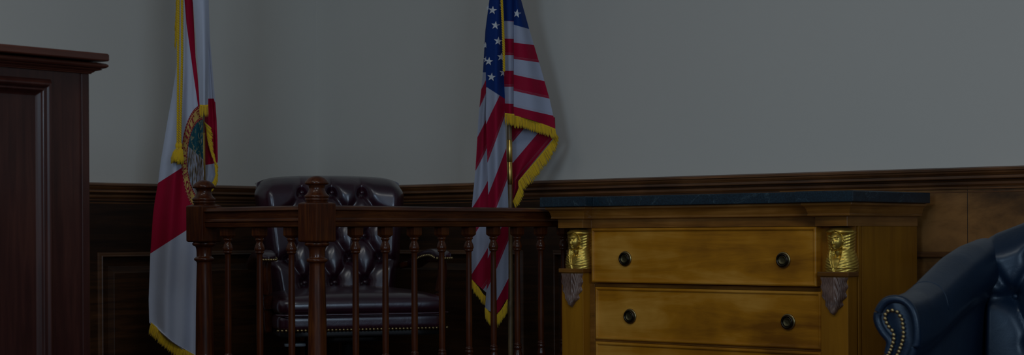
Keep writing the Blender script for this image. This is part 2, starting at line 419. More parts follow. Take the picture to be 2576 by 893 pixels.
# framed panel
ypo = hx(125, 300, xbody).y; zpo = hx(110, 199, xbody).z
ypi = hx(88, 300, xbody).y
w = ypo-ypi
mb = MB()
rg = [(0, 0), (0, .006), (w*.08, .010), (w*.16, .018), (w*.28, .023), (w*.40, .023), (w*.50, .018), (w*.56, .013), (w*.60, .016), (w*.70, .016), (w*.78, .010), (w*.9, .004), (w*1.0, .0015)]
mb.rings(yL+.25, ypo, .12, zpo, rg, lambda u, d, z: (xbody+d, u, z))
o = mb.build('panel_moulding', M['bench'], g); soft(o, .0015)

# ================================================================== WITNESS STAND RAILING
g = thing('witness_stand_railing', 'reddish mahogany witness stand railing with turned balusters and two domed newel posts', 'railing', (PX, PY, 0))
P1x = hy(513, 517, PY).x
ZT = .932
fin = [(.0, .0755), (.008, .0748), (.018, .072), (.026, .067), (.032, .0605), (.0345, .055), (.0335, .0515), (.0300, .0500), (.0255, .049), (.0235, .046), (.0225, .042), (.0225, .038),
       (.0240, .032), (.0275, .026), (.0315, .0215), (.0345, .0195), (.0355, .016), (.0345, .0125), (.0325, .0115), (.0325, .010), (.0345, .009), (.0345, .0055), (.031, .004), (.031, 0)]
shaft = [(.0310, .0), (.0350, -.003), (.0360, -.0065), (.0350, -.010), (.0315, -.0125), (.0262, -.0145), (.0245, -.020), (.0232, -.028), (.0228, -.0455), (.0262, -.0475), (.0300, -.050), (.0308, -.0535), (.0295, -.057), (.0255, -.0595), (.0228, -.062), (.0224, -.070), (.0240, -.12), (.0262, -.22), (.0275, -.34), (.0285, -.37), (.030, -.372), (.030, -.39), (.027, -.395)]
def newel(x, y):
    mb = MB(); s = .0385; z1 = .9375; z0 = .8275
    pk = .0045
    mb.loops([[(x-s+i, x+s-i, y-s+i, y+s-i, z)] for i, z in ((.004, z0-.001), (.0, z0+.003), (0, z1-.001), (.002, z1+.001), (.012, z1+pk))])
    mb.lathe([(r, z0+h) for r, h in shaft], (x, y, 0), n=40)
    mb.box(x-s, x+s, y-s, y+s, ZP, z0-.395, .004)
    p = soft(mb.build('newel_post', M['maho'], g), .0015)
    mb = MB(); mb.lathe([(r, z1+pk-.0005+h) for r, h in reversed(fin)], (x, y, 0), n=48)
    mb.build('finial', M['maho'], p)
newel(PX, PY); newel(P1x, PY)
hr = [(-.030, ZT-.0005), (-.030, ZT), (.020, ZT), (.029, ZT-.003), (.0335, ZT-.0125), (.030, ZT-.0145), (.0265, ZT-.016), (.0255, ZT-.036), (.027, ZT-.039), (.0305, ZT-.0415), (.0305, ZT-.0445), (.027, ZT-.0465), (.0265, ZT-.060), (.022, ZT-.0625), (0, ZT-.0625)]
full = [(-o, z) for o, z in hr[2:]][::-1]
hs = [(o, z) for o, z in hr[2:]]
secp = hs+[(-o, z) for o, z in reversed(hs[:-1])]
def rail(p0, p1, prof, name, mat):
    mb = MB(); mb.sweep([p0, p1], prof+[prof[0]]); o = mb.build(name, mat, g); soft(o, .0012); return o
YE = WY-.05
rail((P1x+.034, PY), (PX-.034, PY), secp, 'top_rail', M['mahoh'])
rail((PX, PY+.034), (PX, YE), secp, 'top_rail', M['mahoh'])
shoe = [(.030, .355), (.034, .36), (.034, .385), (.028, .395), (-.028, .395), (-.034, .385), (-.034, .36), (-.030, .355)]
rail((P1x+.034, PY), (PX-.034, PY), shoe, 'bottom_rail', M['mahoh'])
rail((PX, PY+.034), (PX, YE), shoe, 'bottom_rail', M['mahoh'])
for p0, p1 in (((P1x+.034, PY), (PX-.034, PY)), ((PX, PY+.034), (PX, YE))):
    mb = MB(); mb.sweep([p0, p1], [(.018, .2), (.018, .356), (-.018, .356), (-.018, .2), (.018, .2)]); mb.build('base_panel', M['panel'], g)
bz = .8695   # underside of the top rail
bal = [(.0095, -.0305), (.0125, -.0325), (.0135, -.0355), (.0125, -.0385), (.0100, -.0400), (.0095, -.0440), (.0100, -.0460), (.0115, -.0490), (.0135, -.0540), (.0152, -.0600), (.0158, -.0645), (.0150, -.0680), (.0125, -.0705), (.0135, -.0725), (.0138, -.0745), (.0120, -.0765),
       (.0088, -.0790), (.0086, -.10), (.0096, -.20), (.0102, -.30), (.0100, -.375), (.0092, -.380), (.0125, -.3835), (.0130, -.3865), (.0115, -.389), (.0135, -.3925), (.0140, -.397), (.0115, -.401), (.0120, -.407), (.0155, -.418), (.0155, -.425), (.011, -.432)]
mb = MB(); s = .0168
off = wloc(g)
mb.loops([[(-s+i+off.x, s-i+off.x, -s+i+off.y, s-i+off.y, z)] for i, z in ((.0065, -.0310), (.0, -.0235), (0, .0))])
mb.lathe([(r, z) for r, z in bal], (off.x, off.y, 0), n=28)
mb.loops([[(-s+off.x, s+off.x, -s+off.y, s+off.y, z)] for z in (-.4750, -.4300)])
b0 = soft(mb.build('baluster', M['maho'], g), .001)
first = True
spots = [(hy(px, 600, PY).x, PY) for px in (573, 653, 733)]+[(PX, hx(px, 600, PX).y) for px in (894, 969, 1042, 1111, 1179, 1241, 1301, 1360, 1417)]
spots += [(PX, spots[-1][1]+.11*k) for k in (1,) if spots[-1][1]+.11*k < YE-.05]
for x, y in spots:
    if first: b0.location = (x-off.x, y-off.y, bz); first = False
    else: put_copy(b0, g, (x-off.x, y-off.y, bz))

# ================================================================== DRESSER
xa, xb_, yf, ym, ybk = -3.488, -2.337, 4.225, 4.268, 4.70
ia, ib = -3.299, -2.527
g = thing('chest_of_drawers', 'honey brown wooden chest of drawers with dark marble top and gilt busts', 'dresser', ((xa+xb_)/2, (yf+ybk)/2, 0))
plan = [(xa, ybk), (xa, yf), (ia, yf), (ia, ym), (ib, ym), (ib, yf), (xb_, yf), (xb_, ybk)]
mb = MB(); mb.sweep(plan, [(-.002, .934), (0, .9355), (0, .9640), (-.002, .9662)], fillz=True)
soft(mb.build('marble_top', M['marble'], g), .0008)
O = .042
def inpl(o):
    return [(xa+o, ybk), (xa+o, yf+o), (ia-o, yf+o), (ia-o, ym+o), (ib+o, ym+o), (ib+o, yf+o), (xb_-o, yf+o), (xb_-o, ybk)]
fz = inpl(O)
mb = MB(); mb.sweep(fz, [(-.002, .934), (.029, .9338), (.030, .9325), (.030, .926), (.026, .9245), (.022, .921), (.0185, .914), (.0165, .906), (.0150, .901), (.0165, .8985), (.0165, .8955), (.010, .8940), (.002, .8925), (-.002, .8925)])
soft(mb.build('cornice', M['honeyd'], g), .0007)
mb = MB(); mb.sweep(fz, [(0, .8655), (0, .8930)], fillz=True); soft(mb.build('frieze', M['honeyd'], g), .0012)
# carcass: recessed behind pilasters
XL, XRr = xa+O+.002, xb_-O
YC = 4.322
mb = MB()
mb.box(XL+.004, XRr-.007, YC, ybk, .10, .8655)
# right side: stiles and rails round a plain panel
def sidebox(y0, y1, z0, z1, d=.007): mb.box(XRr-.008, XRr-.007+d, y0, y1, z0, z1, .0012)
sidebox(YC+.010, YC+.024, .10, .8655); sidebox(YC+.034, ybk, .10, .8655, .005)
mb.box(XL-.002, XL+.005, YC+.01, ybk, .10, .8655)
mb.box(XL-.006, XRr+.006, YC-.03, ybk, 0, .10, .003)
soft(mb.build('carcass', M['honeyv'], g), .001)
# face frame stiles beside the drawers
mb = MB()
dx0, dx1 = -3.3235, -2.4925
for a, bb in ((-3.345, dx0-.001), (dx1+.006, -2.470)): mb.box(a, bb, 4.306, YC+.002, .10, .684, .002)
mb.box(-3.345, -2.47, 4.312, YC+.001, .6740, .6865); mb.box(-3.345, -2.47, 4.312, YC+.001, .4965, .5035)
mb.box(-3.345, -2.47, 4.312, YC+.001, .3255, .3325); mb.box(-3.345, -2.47, 4.312, YC+.001, .10, .1600)
soft(mb.build('face_frame', M['honeyd'], g), .001)
# pilasters
for side, (a, bb) in enumerate(((-3.434, -3.345), (-2.469, -2.380))):
    mb = MB(); mb.sweep([(a, YC), (a, 4.271), (bb, 4.271), (bb, YC)], [(-.002, .10), (0, .102), (0, .720)], fillz=True)
    p = soft(mb.build('pilaster', M['honeyv'], g), .0012)
    mb = MB(); a2, b2 = a-.006, bb+.006
    mb.box(a2, b2, 4.262, YC, .7195, .7330, .0012); soft(mb.build('shelf', M['honeyd'], p), .0008)
    # hollow behind the bust
    mb = MB(); mb.box(a+.004, bb-.002, 4.318, YC+.001, .733, .8655); mb.build('niche_back', M['honeyd'], p)
    # acanthus leaf relief
    mb = MB(); cxm = (a+bb)/2; hw0 = .0435; zt0 = .7170; ln = .110
    NF = 4.5
    def wid(v):
        base = hw0*interpc([(0, 1.0), (.25, .99), (.45, .92), (.60, .80), (.75, .62), (.87, .40), (.95, .26), (1.0, .10)], v)
        return base
    def leaf(u, v):
        U = u*2-1
        au = abs(U); x = U*wid(v)*(1+(.05+.12*sstep(.3, .8, v))*au**5*math.cos(2*math.pi*NF*(1-.85*v)+math.pi))
        g_ = au-.85*v-.12*math.sin(math.pi*au)
        rd = .5+.5*math.cos(2*math.pi*NF*g_)
        mid = math.exp(-(U/.16)**2)
        edge = (1-au**10)*(1-max(0, (v-.93)/.07)**2)
        h = .001+edge*(.0030+.0062*rd*(1-.8*mid)*(.45+.55*au)+.0045*mid*(.7+.3*math.cos(U*28))+.007*sstep(.62, .95, v)*(1-.6*au)+.0035*au**2*(1-v))
        return (cxm+x, 4.2715-h, zt0-v*ln*(1-.05*au*au))
    mb.grid(leaf, 90, 140)
    mb.build('acanthus_leaf', M['carved'], p)
# bust (turned head with striped headdress)
def bust_mesh(cx, cy, z0, parent):
    # ellipsoids (x, y(front negative), z, rx, ry, rz) in units of .132 height
    E_ = [(0, -.075, .665, .158, .170, .215),  # face
          (0, -.010, .46, .085, .11, .16),     # neck
          (0, .03, .14, .30, .17, .21),        # chest
          (0, .02, .02, .33, .185, .17)]
    DET = [(0, -.246, .640, .024, .036, .052), (0, -.268, .612, .030, .030, .020),      # nose
           (0, -.243, .553, .046, .024, .011), (0, -.236, .528, .036, .026, .013),      # lips
           (0, -.205, .485, .05, .045, .035),                                            # chin
           (-.064, -.222, .705, .033, .022, .0135), (.064, -.222, .705, .033, .022, .0135),  # eyes
           (-.066, -.228, .748, .052, .022, .010), (.066, -.228, .748, .052, .022, .010)]    # brows
    def hit(e, sx, sy, z):
        x0, y0, z0_, rx, ry, rz = e
        q = 1-((z-z0_)/rz)**2
        if q <= 0: return None
        # ray from (0, .12) in direction (sx, sy)
        ox, oy = -x0, .12-y0
        A = (sx/rx)**2+(sy/ry)**2; B = 2*(ox*sx/rx**2+oy*sy/ry**2); Cc = (ox/rx)**2+(oy/ry)**2-q
        dsc = B*B-4*A*Cc
        if dsc < 0: return None
        t = (-B+math.sqrt(dsc))/(2*A)
        return t if t > 0 else None
    def R(th, z):
        sx, sy = math.sin(th), -math.cos(th)
        k = 55.; acc = 0; mx = 0.02
        hs_ = [0.02]
        for e in E_:
            t = hit(e, sx, sy, z)
            if t: hs_.append(t)
        mm = max(hs_); base = mm+math.log(sum(math.exp(k*(t-mm)) for t in hs_))/k
        # lappets of the headcloth, striped, flaring on the shoulders
        th_in = interpc([(0, .05), (.08, .14), (.20, .30), (.32, .44), (.42, .50), (.47, .53), (.56, .60), (.74, .60), (.82, .52), (.865, .30), (.885, .0)], z)
        rc = interpc([(-.05, .335), (.10, .345), (.24, .335), (.38, .300), (.48, .275), (.60, .278), (.75, .290), (.86, .298), (.91, .285), (.95, .245), (.98, .17), (1.0, .08)], z)
        if .45 < z < .86: rc *= 1-.20*(1-sstep(.55, 1.25, abs(th)))*sstep(.45, .55, z)*(1-sstep(.80, .86, z))
        q = sstep(th_in-.03, th_in+.05, abs(th))
        if z > .89: q = 1
        stripe = (.5+.5*math.cos((z-.10*abs(th))*2*math.pi*15))*(z < .87)
        rr = rc*(1+.10*sstep(.5, 1.5, abs(th))*(z < .9))+.0055*stripe-.03*sstep(.9, .0, abs(th))*(z < .3)
        val = lerp(base, max(base*.96, rr), q)
        det = 0
        for e in DET:
            t = hit(e, sx, sy, z)
            if t and t > val: det = max(det, min(t-val, .045))
        for ex_ in (-.064, .064):
            X = val*sx; val -= .020*math.exp(-((X-ex_)/.042)**2-((z-.712)/.028)**2)*(1-q)
        val += det*(1-q)
        ea = math.hypot((abs(th)-.66)/.085, (z-.665)/.055)
        val += .030*max(0, 1-ea**4)-.022*max(0, 1-(ea/.5)**2)
        # brow band
        val += .016*sstep(.845, .860, z)*(1-sstep(.900, .912, z))*(abs(th) < 1.4)
        # collar edge
        val += .008*math.exp(-((z-.085)/.010)**2)
        return val
    S = .1325
    mb = MB()
    def fn(u, v):
        th = (u*2-1)*1.95; z = v*.995
        r = R(th, z)
        top = math.sqrt(max(0, 1-max(0, (z-.93)/.07)**2)) if z > .93 else 1
        r *= max(top, .02)
        return (cx+math.sin(th)*r*S, cy+(.12-math.cos(th)*r)*S, z0+z*S)
    mb.grid(fn, 150, 150)
    return mb.build('gilt_bust', M['gilt'], parent, recalc=False)
pil = [o for o in g.children if o.name.startswith('pilaster')]
bl = bust_mesh(-3.3895, 4.296, .7332, pil[0])
bm_off = wloc(pil[0])
br = put_copy(bl, pil[1], (.9655, 0, 0))
# drawers
def drawer(z0, z1, yfr, x0, x1, kz):
    mb = MB()
    rg = [(0, YC), (0, yfr+.002), (.001, yfr), (.0035, yfr-.0022), (.007, yfr-.0022), (.0095, yfr), (.0105, yfr+.004), (.0125, yfr+.0042)]
    mb.rings(x0, x1, z0, z1, rg, lambda u, d, z: (u, d, z))
    d = soft(mb.build('drawer', M['honey'], g), .0007)
    for kx in (-3.189+(0 if z1 > .8 else .004), -2.606+(0 if z1 > .8 else .004)):
        yk = yfr+.0042
        c = (kx, yk, kz)
        mb = MB(); mb.lathe([(.0, 0), (.0245, 0), (.0250, .0015), (.0240, .0035), (.0220, .0045), (.0205, .0040), (.0190, .0050), (.0, .0050)], c, '-y', 44)
        k = mb.build('knob', M['brass'], d)
        mb = MB()
        mb.grid(lambda u, v: (kx+(.0172+.0036*math.cos(2*math.pi*v))*math.cos(2*math.pi*u), yk-.0078-.0040*math.sin(2*math.pi*v), kz+(.0172+.0036*math.cos(2*math.pi*v))*math.sin(2*math.pi*u)), 52, 14, True, True)
        mb.build('pull_ring', M['darkbrass'], k)
        mb = MB(); mb.lathe([(.0132, .002), (.0132, .0078), (.0124, .0090), (.0114, .0082), (.0104, .0070), (.004, .0066), (0, .0068)], c, '-y', 40); mb.build('boss', M['boss'], k)
drawer(.6885, .8640, 4.2870, dx0, dx1, .7655)
drawer(.5030, .6735, 4.3060, dx0, dx1+.004, .5810)
drawer(.3320, .4960, 4.3060, dx0, dx1+.004, .4140)
drawer(.1600, .3250, 4.3060, dx0, dx1+.004, .2420)

# ================================================================== TUFTING
def seg_d(px, py, s):
    (ax, ay), (bx, by) = s
    dx, dy = bx-ax, by-ay; L2 = dx*dx+dy*dy
    t = max(0, min(1, ((px-ax)*dx+(py-ay)*dy)/L2)); return math.hypot(px-ax-t*dx, py-ay-t*dy)
def tuft(px, py, btn, segs, Hh=.017, w=.010, dip=.026, ds=.021):
    d = min(seg_d(px, py, s) for s in segs) if segs else 9
    h = Hh*(1-math.exp(-(d/w)**1.25))*.55+Hh*.45*(1-math.exp(-(d/(w*2.2))**2))
    db = min(math.hypot(px-bx, py-by) for bx, by in btn)
    return h-dip*math.exp(-(db/ds)**2)+dip
def button_mesh(name, mat, parent, off, r=.0085):
    mb = MB(); o = Vector(off)
    mb.lathe([(.0, r*.75), (r*.4, r*.68), (r*.75, r*.45), (r, 0.), (r*.9, -r*.4), (0, -r*.5)], o, 'z', 20)
    return mb

# ================================================================== OXBLOOD CHAIR
def frame_from(pos, fwd):
    fwd = fwd.normalized(); rt = Vector((-fwd.y, fwd.x, 0))   # viewer's right when the chair faces the viewer
    return lambda q: Vector((pos.x+rt.x*q[0]+fwd.x*q[1], pos.y+rt.y*q[0]+fwd.y*q[1], q[2]))
a_ = math.radians(16.5)
fw = camdir(math.sin(a_), -math.cos(a_))
cb = P(845, 600, 6.10); cb.z = 0
T = frame_from(cb, fw)
gpos = T((0, .22, ZP))
g = thing('executive_chair', 'oxblood red button-tufted leather swivel armchair behind the railing', 'chair', gpos)
SP = .1125
rowA = [1.002, .843, .672]; rowB = [.923, .757]
btn = [(k*SP, z) for z in rowA for k in (-1, 0, 1)]+[(k*SP/2, z) for z in rowB for k in (-3, -1, 1, 3)]
segs = []
for zA in rowA:
    for k in (-2, 0, 2):
        for zB in rowB:
            if abs(zA-zB) < .12:
                for kk in (-3, -1, 1, 3):
                    if abs(kk-k) == 1: segs.append(((k*SP/2, zA), (kk*SP/2, zB)))
for k in (-1, 0, 1): segs.append(((k*SP, 1.002), (k*SP, 1.12))); segs.append(((k*SP, .672), (k*SP, .50)))
for zB in rowB:
    for sgn in (-1, 1):
        segs.append(((sgn*1.5*SP, zB), (sgn*.34, zB-.015)))
def hwid(z): return interpc([(.50, .222), (.62, .232), (.74, .252), (.84, .262), (.93, .272), (1.0, .280), (1.06, .281)], z)
def back_front(u, v):
    U = u*2-1
    # spread samples: full surface including roll-over at the edges
    ztop = 1.068-.010*U*U-.018*abs(U)**8
    z = .52+(ztop-.52)*v
    x = U*hwid(z)*(1-.05*sstep(.9, 1., v))
    ed = max(abs(U)**1, 0)
    rollx = 1-math.sqrt(max(0, 1-max(0, (abs(U)-.80)/.20)**2))
    rollz = 1-math.sqrt(max(0, 1-max(0, (v-.86)/.14)**2))
    fade = (1-sstep(.80, 1.0, abs(U)))*(1-sstep(.93, 1., v)*.7)
    h = tuft(x, z, btn, segs)-.018
    y = -.02+.035*(abs(x)/.28)**2-.15*(z-.6)+h*(.25+.75*fade)-.075*min(1, rollx)-.085*min(1, rollz)
    return T((x, y, z))
def back_rear(u, v):
    U = u*2-1
    ztop = 1.068-.010*U*U-.018*abs(U)**8
    z = .52+(ztop-.52)*v
    x = U*hwid(z)*(1-.05*sstep(.9, 1., v))
    y = -.02+.035*(abs(x)/.28)**2-.15*(z-.6)-.085-.02*(1-U**4)*(1-v**6)
    return T((x, y, z))
mb = MB(); mb.grid(back_front, 130, 130); mb.grid(back_rear, 40, 40)
# side gussets
for sg in (0, 1):
    mb.grid(lambda u, v: back_front(sg, v).lerp(back_rear(sg, v), u), 2, 60)
mb.grid(lambda u, v: back_front(u, 1).lerp(back_rear(u, 1), v), 60, 2)
bk = mb.build('backrest', M['leather'], g, recalc=True)
fwq = Vector((fw.x, fw.y, .12)).normalized()
bb0 = None
for bx, bz_ in btn:
    y = -.02+.035*(abs(bx)/.28)**2-.15*(bz_-.6)+.001
    pos = T((bx, y+.001, bz_))
    if bb0 is None:
        mb = MB(); r = .0085; mb.lathe([(0, -r*.5), (r*.9, -r*.4), (r, 0.), (r*.75, r*.45), (r*.4, r*.68), (.0, r*.75)], wloc(bk), fwq, 20)
        bb0 = mb.build('button', M['leather'], bk); bb0.location = pos-wloc(bk)
    else: put_copy(bb0, bk, pos-wloc(bk))
# seat: two stacked cushions with welt
def warp_seat(q): return Vector((q.x*(1+.02*(q.y+.25)), q.y, q.z))
mb = MB(); mb.rbox((0, .245, .607), (.285, .275, .032), .030, 16, .030, T=T, warp=warp_seat)
seat = mb.build('seat', M['leather'], g)
mb = MB(); mb.rbox((0, .245, .553), (.284, .272, .031), .022, 14, 0, T=T, warp=warp_seat); mb.build('seat_frame', M['leather'], g)
mb = MB()
wl = []
for k in range(60):
    a = k/59; x = -.29+.58*a; e = 1-sstep(0, .06, a)*(1-sstep(.94, 1, a)); wl.append(T((x*1.015, .523-.03*e, .5795)))
mb.tube(wl, .0042, 8); mb.build('welt', M['leather'], seat)
mb = MB(); mb.rbox((0, .235, .515), (.272, .262, .012), .006, 6, T=T, warp=warp_seat); mb.build('seat_base', M['steel'], g)
# nailheads
nh = {}
def nail(parent, pos, axis, r=.0048):
    key = (round(axis.x, 2), round(axis.y, 2), round(axis.z, 2), r)
    if key not in nh:
        mb = MB(); mb.lathe([(r, -.001), (r, 0), (r*.85, r*.35), (r*.5, r*.6), (0, r*.72)], wloc(parent), axis, 12)
        o = mb.build('nailhead', M['brass'], parent); nh[key] = o; o.location = pos-wloc(parent); return o
    return put_copy(nh[key], parent, pos-wloc(parent))
sf = [o for o in g.children if o.name.startswith('seat_frame')][0]
for k in range(46):
    x = -.283+.566*k/45*1.0; nail(sf, T((x*1.02, .519-.012*(abs(x)/.283)**12, .5285)), fw, .0052)
# arms
rtv = Vector((-fw.y, fw.x, 0))
for sg in (-1, 1):
    arm = thing if False else None
    pts = []
    xs = sg*.296
    def padp(t): return (xs+sg*.010*math.sin(math.pi*min(1, t*1.1)*.5), -.02+.44*t, .744+.046*math.sin(math.pi*.5*min(1, t*1.35))-.010*sstep(.75, 1, t))
    mb = MB()
    def padf(u, v):
        c = padp(v); e = math.sqrt(max(0.0, 1-max(0, (v-.88)/.12)**2))*math.sqrt(max(0., 1-max(0, (.06-v)/.06)**2)); a = 2*math.pi*u
        sq = lambda q: math.copysign(abs(q)**.6, q)
        return T((c[0]+.031*sq(math.cos(a))*max(e, .05), c[1], c[2]-.010+.017*sq(math.sin(a))*max(e, .3)))
    mb.grid(padf, 28, 40, True)
    for vv in (0, 1): mb.add([padf(k/28, vv) for k in range(28)], [tuple(range(28))])
    arm = mb.build('arm_pad', M['leather'], g)
    for k in range(15):
        v = .22+.70*k/14; c = padp(v); nail(arm, T((c[0]-sg*.032, c[1], c[2]-.017)), -sg*rtv, .0052)
    for k in range(7):
        x_ = -.026+.052*k/6; c = padp(1.0); nail(arm, T((c[0]+x_, c[1]-.001-.012*(abs(x_)/.026)**3, c[2]-.017)), fw, .0052)
    mb = MB()
    # wooden scrolled support
    path = [(xs+sg*.008, .375, .765), (xs+sg*.012, .372, .735), (xs+sg*.010, .366, .69), (xs+sg*.005, .352, .64), (xs+sg*.000, .338, .60), (xs-sg*.002, .326, .56), (xs-sg*.004, .318, .515)]
    pp = []
    for i in range(len(path)-1):
        for k in range(5): pp.append(T(Vector(path[i]).lerp(Vector(path[i+1]), k/5)))
    pp.append(T(path[-1]))
    mb.tube(pp, [.014+.004*math.sin(i/len(pp)*math.pi) for i in range(len(pp))], 12); mb.build('arm_support', M['maho'], g)
    mb = MB(); mb.tube([T((xs+sg*.008, .36, .762)), T((xs+sg*.01, .1, .760)), T((xs, -.03, .738)), T((sg*.25, -.06, .73))], .013, 10); mb.build('arm_rail', M['maho'], g)
# swivel base
mb = MB(); cc = T((0, .22, 0)); mb.lathe([(.03, .27), (.03, .40), (.022, .40), (.022, .50)], cc, n=24); mb.build('column', M['steel'], g)
mb = MB(); mb.rbox((0, .22, .488), (.12, .14, .012), .005, 4, T=T); mb.build('tilt_plate', M['steel'], g)
mb = MB(); mb.tube([T((-.10, .30, .487)), T((-.19, .40, .480)), T((-.245, .46, .478))], .006, 8); mb.build('tilt_lever', M['steel'], g)
mb = MB(); mb.rbox((-.225, .455, .478), (.035, .016, .006), .004, 5, T=T); mb.build('lever_paddle', M['greyplas'], g)
for k in range(5):
    a = math.radians(90+72*k+20); d = Vector((math.cos(a), math.sin(a), 0))
    mb = MB(); mb.tube([cc+Vector((0, 0, .33))+d*.02, cc+Vector((0, 0, .32))+d*.12, cc+Vector((0, 0, .285))+d*.27], [.022, .018, .014], 10); l = mb.build('base_leg', M['maho'], g)
    mb = MB(); side = Vector((-d.y, d.x, 0))
    w0 = cc+d*.265+Vector((0, 0, ZP+.027))
    mb.lathe([(.0, -.02), (.024, -.02), (.026, -.016), (.026, .016), (.024, .02), (0, .02)], w0, side, 20)
    mb.tube([w0+Vector((0, 0, .0)), cc+Vector((0, 0, .29))+d*.268], .007, 8); mb.build('caster', M['steel'], l)

# ================================================================== NAVY ARMCHAIR
pa = P(2262, 790, 3.40); pa.z = 0
fwb = camdir(-.51, -.86).normalized()
rtb = Vector((-fwb.y, fwb.x, 0))
HWd = .315
org = pa+rtb*HWd-fwb*.62          # centre of the back
T2 = frame_from(org, fwb)
g = thing('navy_armchair', 'navy blue tufted leather armchair with brass-nailed scroll arm, at the right edge', 'armchair', T2((0, .3, 0)))
def crest(t):    # arm roll axis from scroll front (t=0) to the back corner (t=1): local x (toward left = negative), y, z top
    y = .62-.62*t
    x = -HWd+.0*t+.02*math.sin(t*math.pi)*-1+.02*t
    z = interpc([(0, .7175), (.12, .7180), (.25, .7230), (.4, .7400), (.55, .7670), (.7, .7960), (.85, .8180), (1, .8320)], t)
    return x, y, z
def arm_sect(t, u, sg):
    # closed-ish section: outer foot -> roll -> inner foot
    k = 1+.25*t
    pr = [(-.034, -.66), (-.034, -.20), (-.031, -.14), (-.022, -.108), (-.019, -.086), (-.033, -.068), (-.043, -.050), (-.045, -.034), (-.038, -.017), (-.025, -.004), (-.006, 0), (.013, -.005), (.027, -.019), (.035, -.042), (.0375, -.070), (.035, -.094), (.024, -.120), (.013, -.16), (.010, -.30), (.010, -.66)]
    q = u*(len(pr)-1); i = min(int(q), len(pr)-2); f = q-i
    def cr(a, b, c, d, f): return .5*((2*b)+(-a+c)*f+(2*a-5*b+4*c-d)*f*f+(-a+3*b-3*c+d)*f**3)
    g4 = [pr[max(0, i-1)], pr[i], pr[i+1], pr[min(len(pr)-1, i+2)]]
    o = cr(*[v[0] for v in g4], f); z = cr(*[v[1] for v in g4], f)
    x, y, zt_ = crest(t)
    return (-sg*(x+o*k), y, max(.06, zt_+z))
for sg in (-1, 1):
    mb = MB(); mb.grid(lambda u, v: T2(arm_sect(v, u, sg)), 85, 60)
    # front facing of the arm: puffed scroll face
    cen = lambda v: None
    ol = [arm_sect(0, i/84, sg) for i in range(85)]
    arm = mb.build('arm', M['navy'], g, recalc=True)
    mb = MB()
    # ring outline: outer welt roll around scroll front
    outl = [Vector(arm_sect(0, i/120, sg)) for i in range(121)]
    outl = [q for q in outl if q.z > .25]
    mb.tube([T2((q.x, q.y+.002, q.z-.006)) for q in outl], .0085, 12); mb.build('front_welt', M['navy'], arm)
    mb = MB()
    # facing panel between welt and nails, recessed then raised
    cxs = []
    n = len(outl); half = n//2
    def face(u, v):
        a = outl[int(round(v*(half-1)))]; b_ = outl[n-1-int(round(v*(half-1)))]
        q = a.lerp(b_, u); bul = math.sin(math.pi*u)**.5 if 0 < u < 1 else 0
        return T2((q.x, q.y+.004-.006*bul+.004*math.exp(-((u-.5)/.2)**2), q.z))
    mb.grid(face, 24, half-1); mb.build('arm_facing', M['navy'], arm)
    sm = [T2(arm_sect(.40, .30+.42*i/20, sg)) for i in range(21)]
    mb = MB(); mb.tube([q+Vector((0, 0, .0002)) for q in sm], .0011, 6); mb.build('seam', M['navy'], arm)
    if sg == -1 or True:
        cent = Vector((sg*-1*(crest(0)[0]), .62, .66))
        lst = [(285, 240), (355, 262), (395, 320), (425, 375), (435, 438), (443, 500), (447, 565), (445, 627), (435, 685), (418, 743), (398, 795), (378, 845), (355, 897),
               (218, 250), (180, 300), (177, 362), (198, 422), (232, 480), (280, 533), (303, 598), (305, 658), (293, 715), (273, 770), (257, 820), (237, 862), (215, 905)]
        # survey of the visible facing: local offsets along the plane of the arm front
        for cxp, cyp in lst:
            px, py = 2196+cxp/5.84, 740+cyp/5.84
            r = Vector(ray(px, py)); o0 = Vector((0, 0, H)); p0 = T2((0, .628, 0)); t_ = (p0-o0).dot(fwb)/r.dot(fwb); w_ = o0+r*t_
            if sg == 1:
                lx = (w_-org).dot(rtb); w_ = w_-rtb*(2*lx)
            nail(arm, w_, fwb, .0042)
# back
btn2 = [(k*.13, .70) for k in (-1.5, -.5, .5, 1.5)]+[(k*.13, .61) for k in (-2, -1, 0, 1, 2)]+[(k*.13, .79) for k in (-1, 0, 1)]
bref = None
px_, py_ = 2553, 746
r = Vector(ray(px_, py_)); p0 = T2((0, .035, 0)); t_ = (p0-Vector((0, 0, H))).dot(fwb)/r.dot(fwb); wv = Vector((0, 0, H))+r*t_
bxl = (wv-org).dot(rtb); bzl = wv.z
sx_ = .105
btn2 = [(bxl+k*sx_, bzl) for k in range(0, 5)]+[(bxl+(k+.5)*sx_, bzl-.11) for k in range(0, 4)]+[(bxl+(k+.5)*sx_, bzl+.10) for k in range(0, 4)]
segs2 = []
for i, a in enumerate(btn2):
    for b_ in btn2[i+1:]:
        if abs(abs(a[0]-b_[0])-sx_/2) < .01 and abs(abs(a[1]-b_[1])-.105) < .012: segs2.append((a, b_))
segs2.append(((bxl, bzl), (bxl-.11, bzl+.004))); segs2.append(((bxl-.02, bzl-.004), (bxl-.11, bzl-.010))); segs2.append(((bxl, bzl), (bxl-.045, bzl+.07)))
def bk2(u, v):
    U = u*2-1
    hw = .305
    zt_ = interpc([(0, .905), (.4, .897), (.7, .872), (1, .835)], abs(U))
    z = .30+(zt_-.30)*v; x = U*hw
    rollz = 1-math.sqrt(max(0, 1-max(0, (v-.90)/.10)**2)); rollx = sstep(.92, 1.0, abs(U))
    h = tuft(x, z, btn2, segs2, .014, .007, .032, .021)
    y = .0+h*(1-sstep(.86, 1, v))*(1-sstep(.9, 1, abs(U)))+.035*(1-sstep(0, 1, (z-.4)/.5))-.05*min(1, rollz)-.03*rollx+.03*abs(U)**3
    return T2((x, y, z))
def bk2r(u, v):
    U = u*2-1; zt_ = interpc([(0, .905), (.4, .897), (.7, .872), (1, .835)], abs(U))
    z = .10+(zt_-.10)*v; return T2((U*.305, -.06-.03*(1-U*U), z))
mb = MB(); mb.grid(bk2, 120, 110); mb.grid(bk2r, 30, 20)
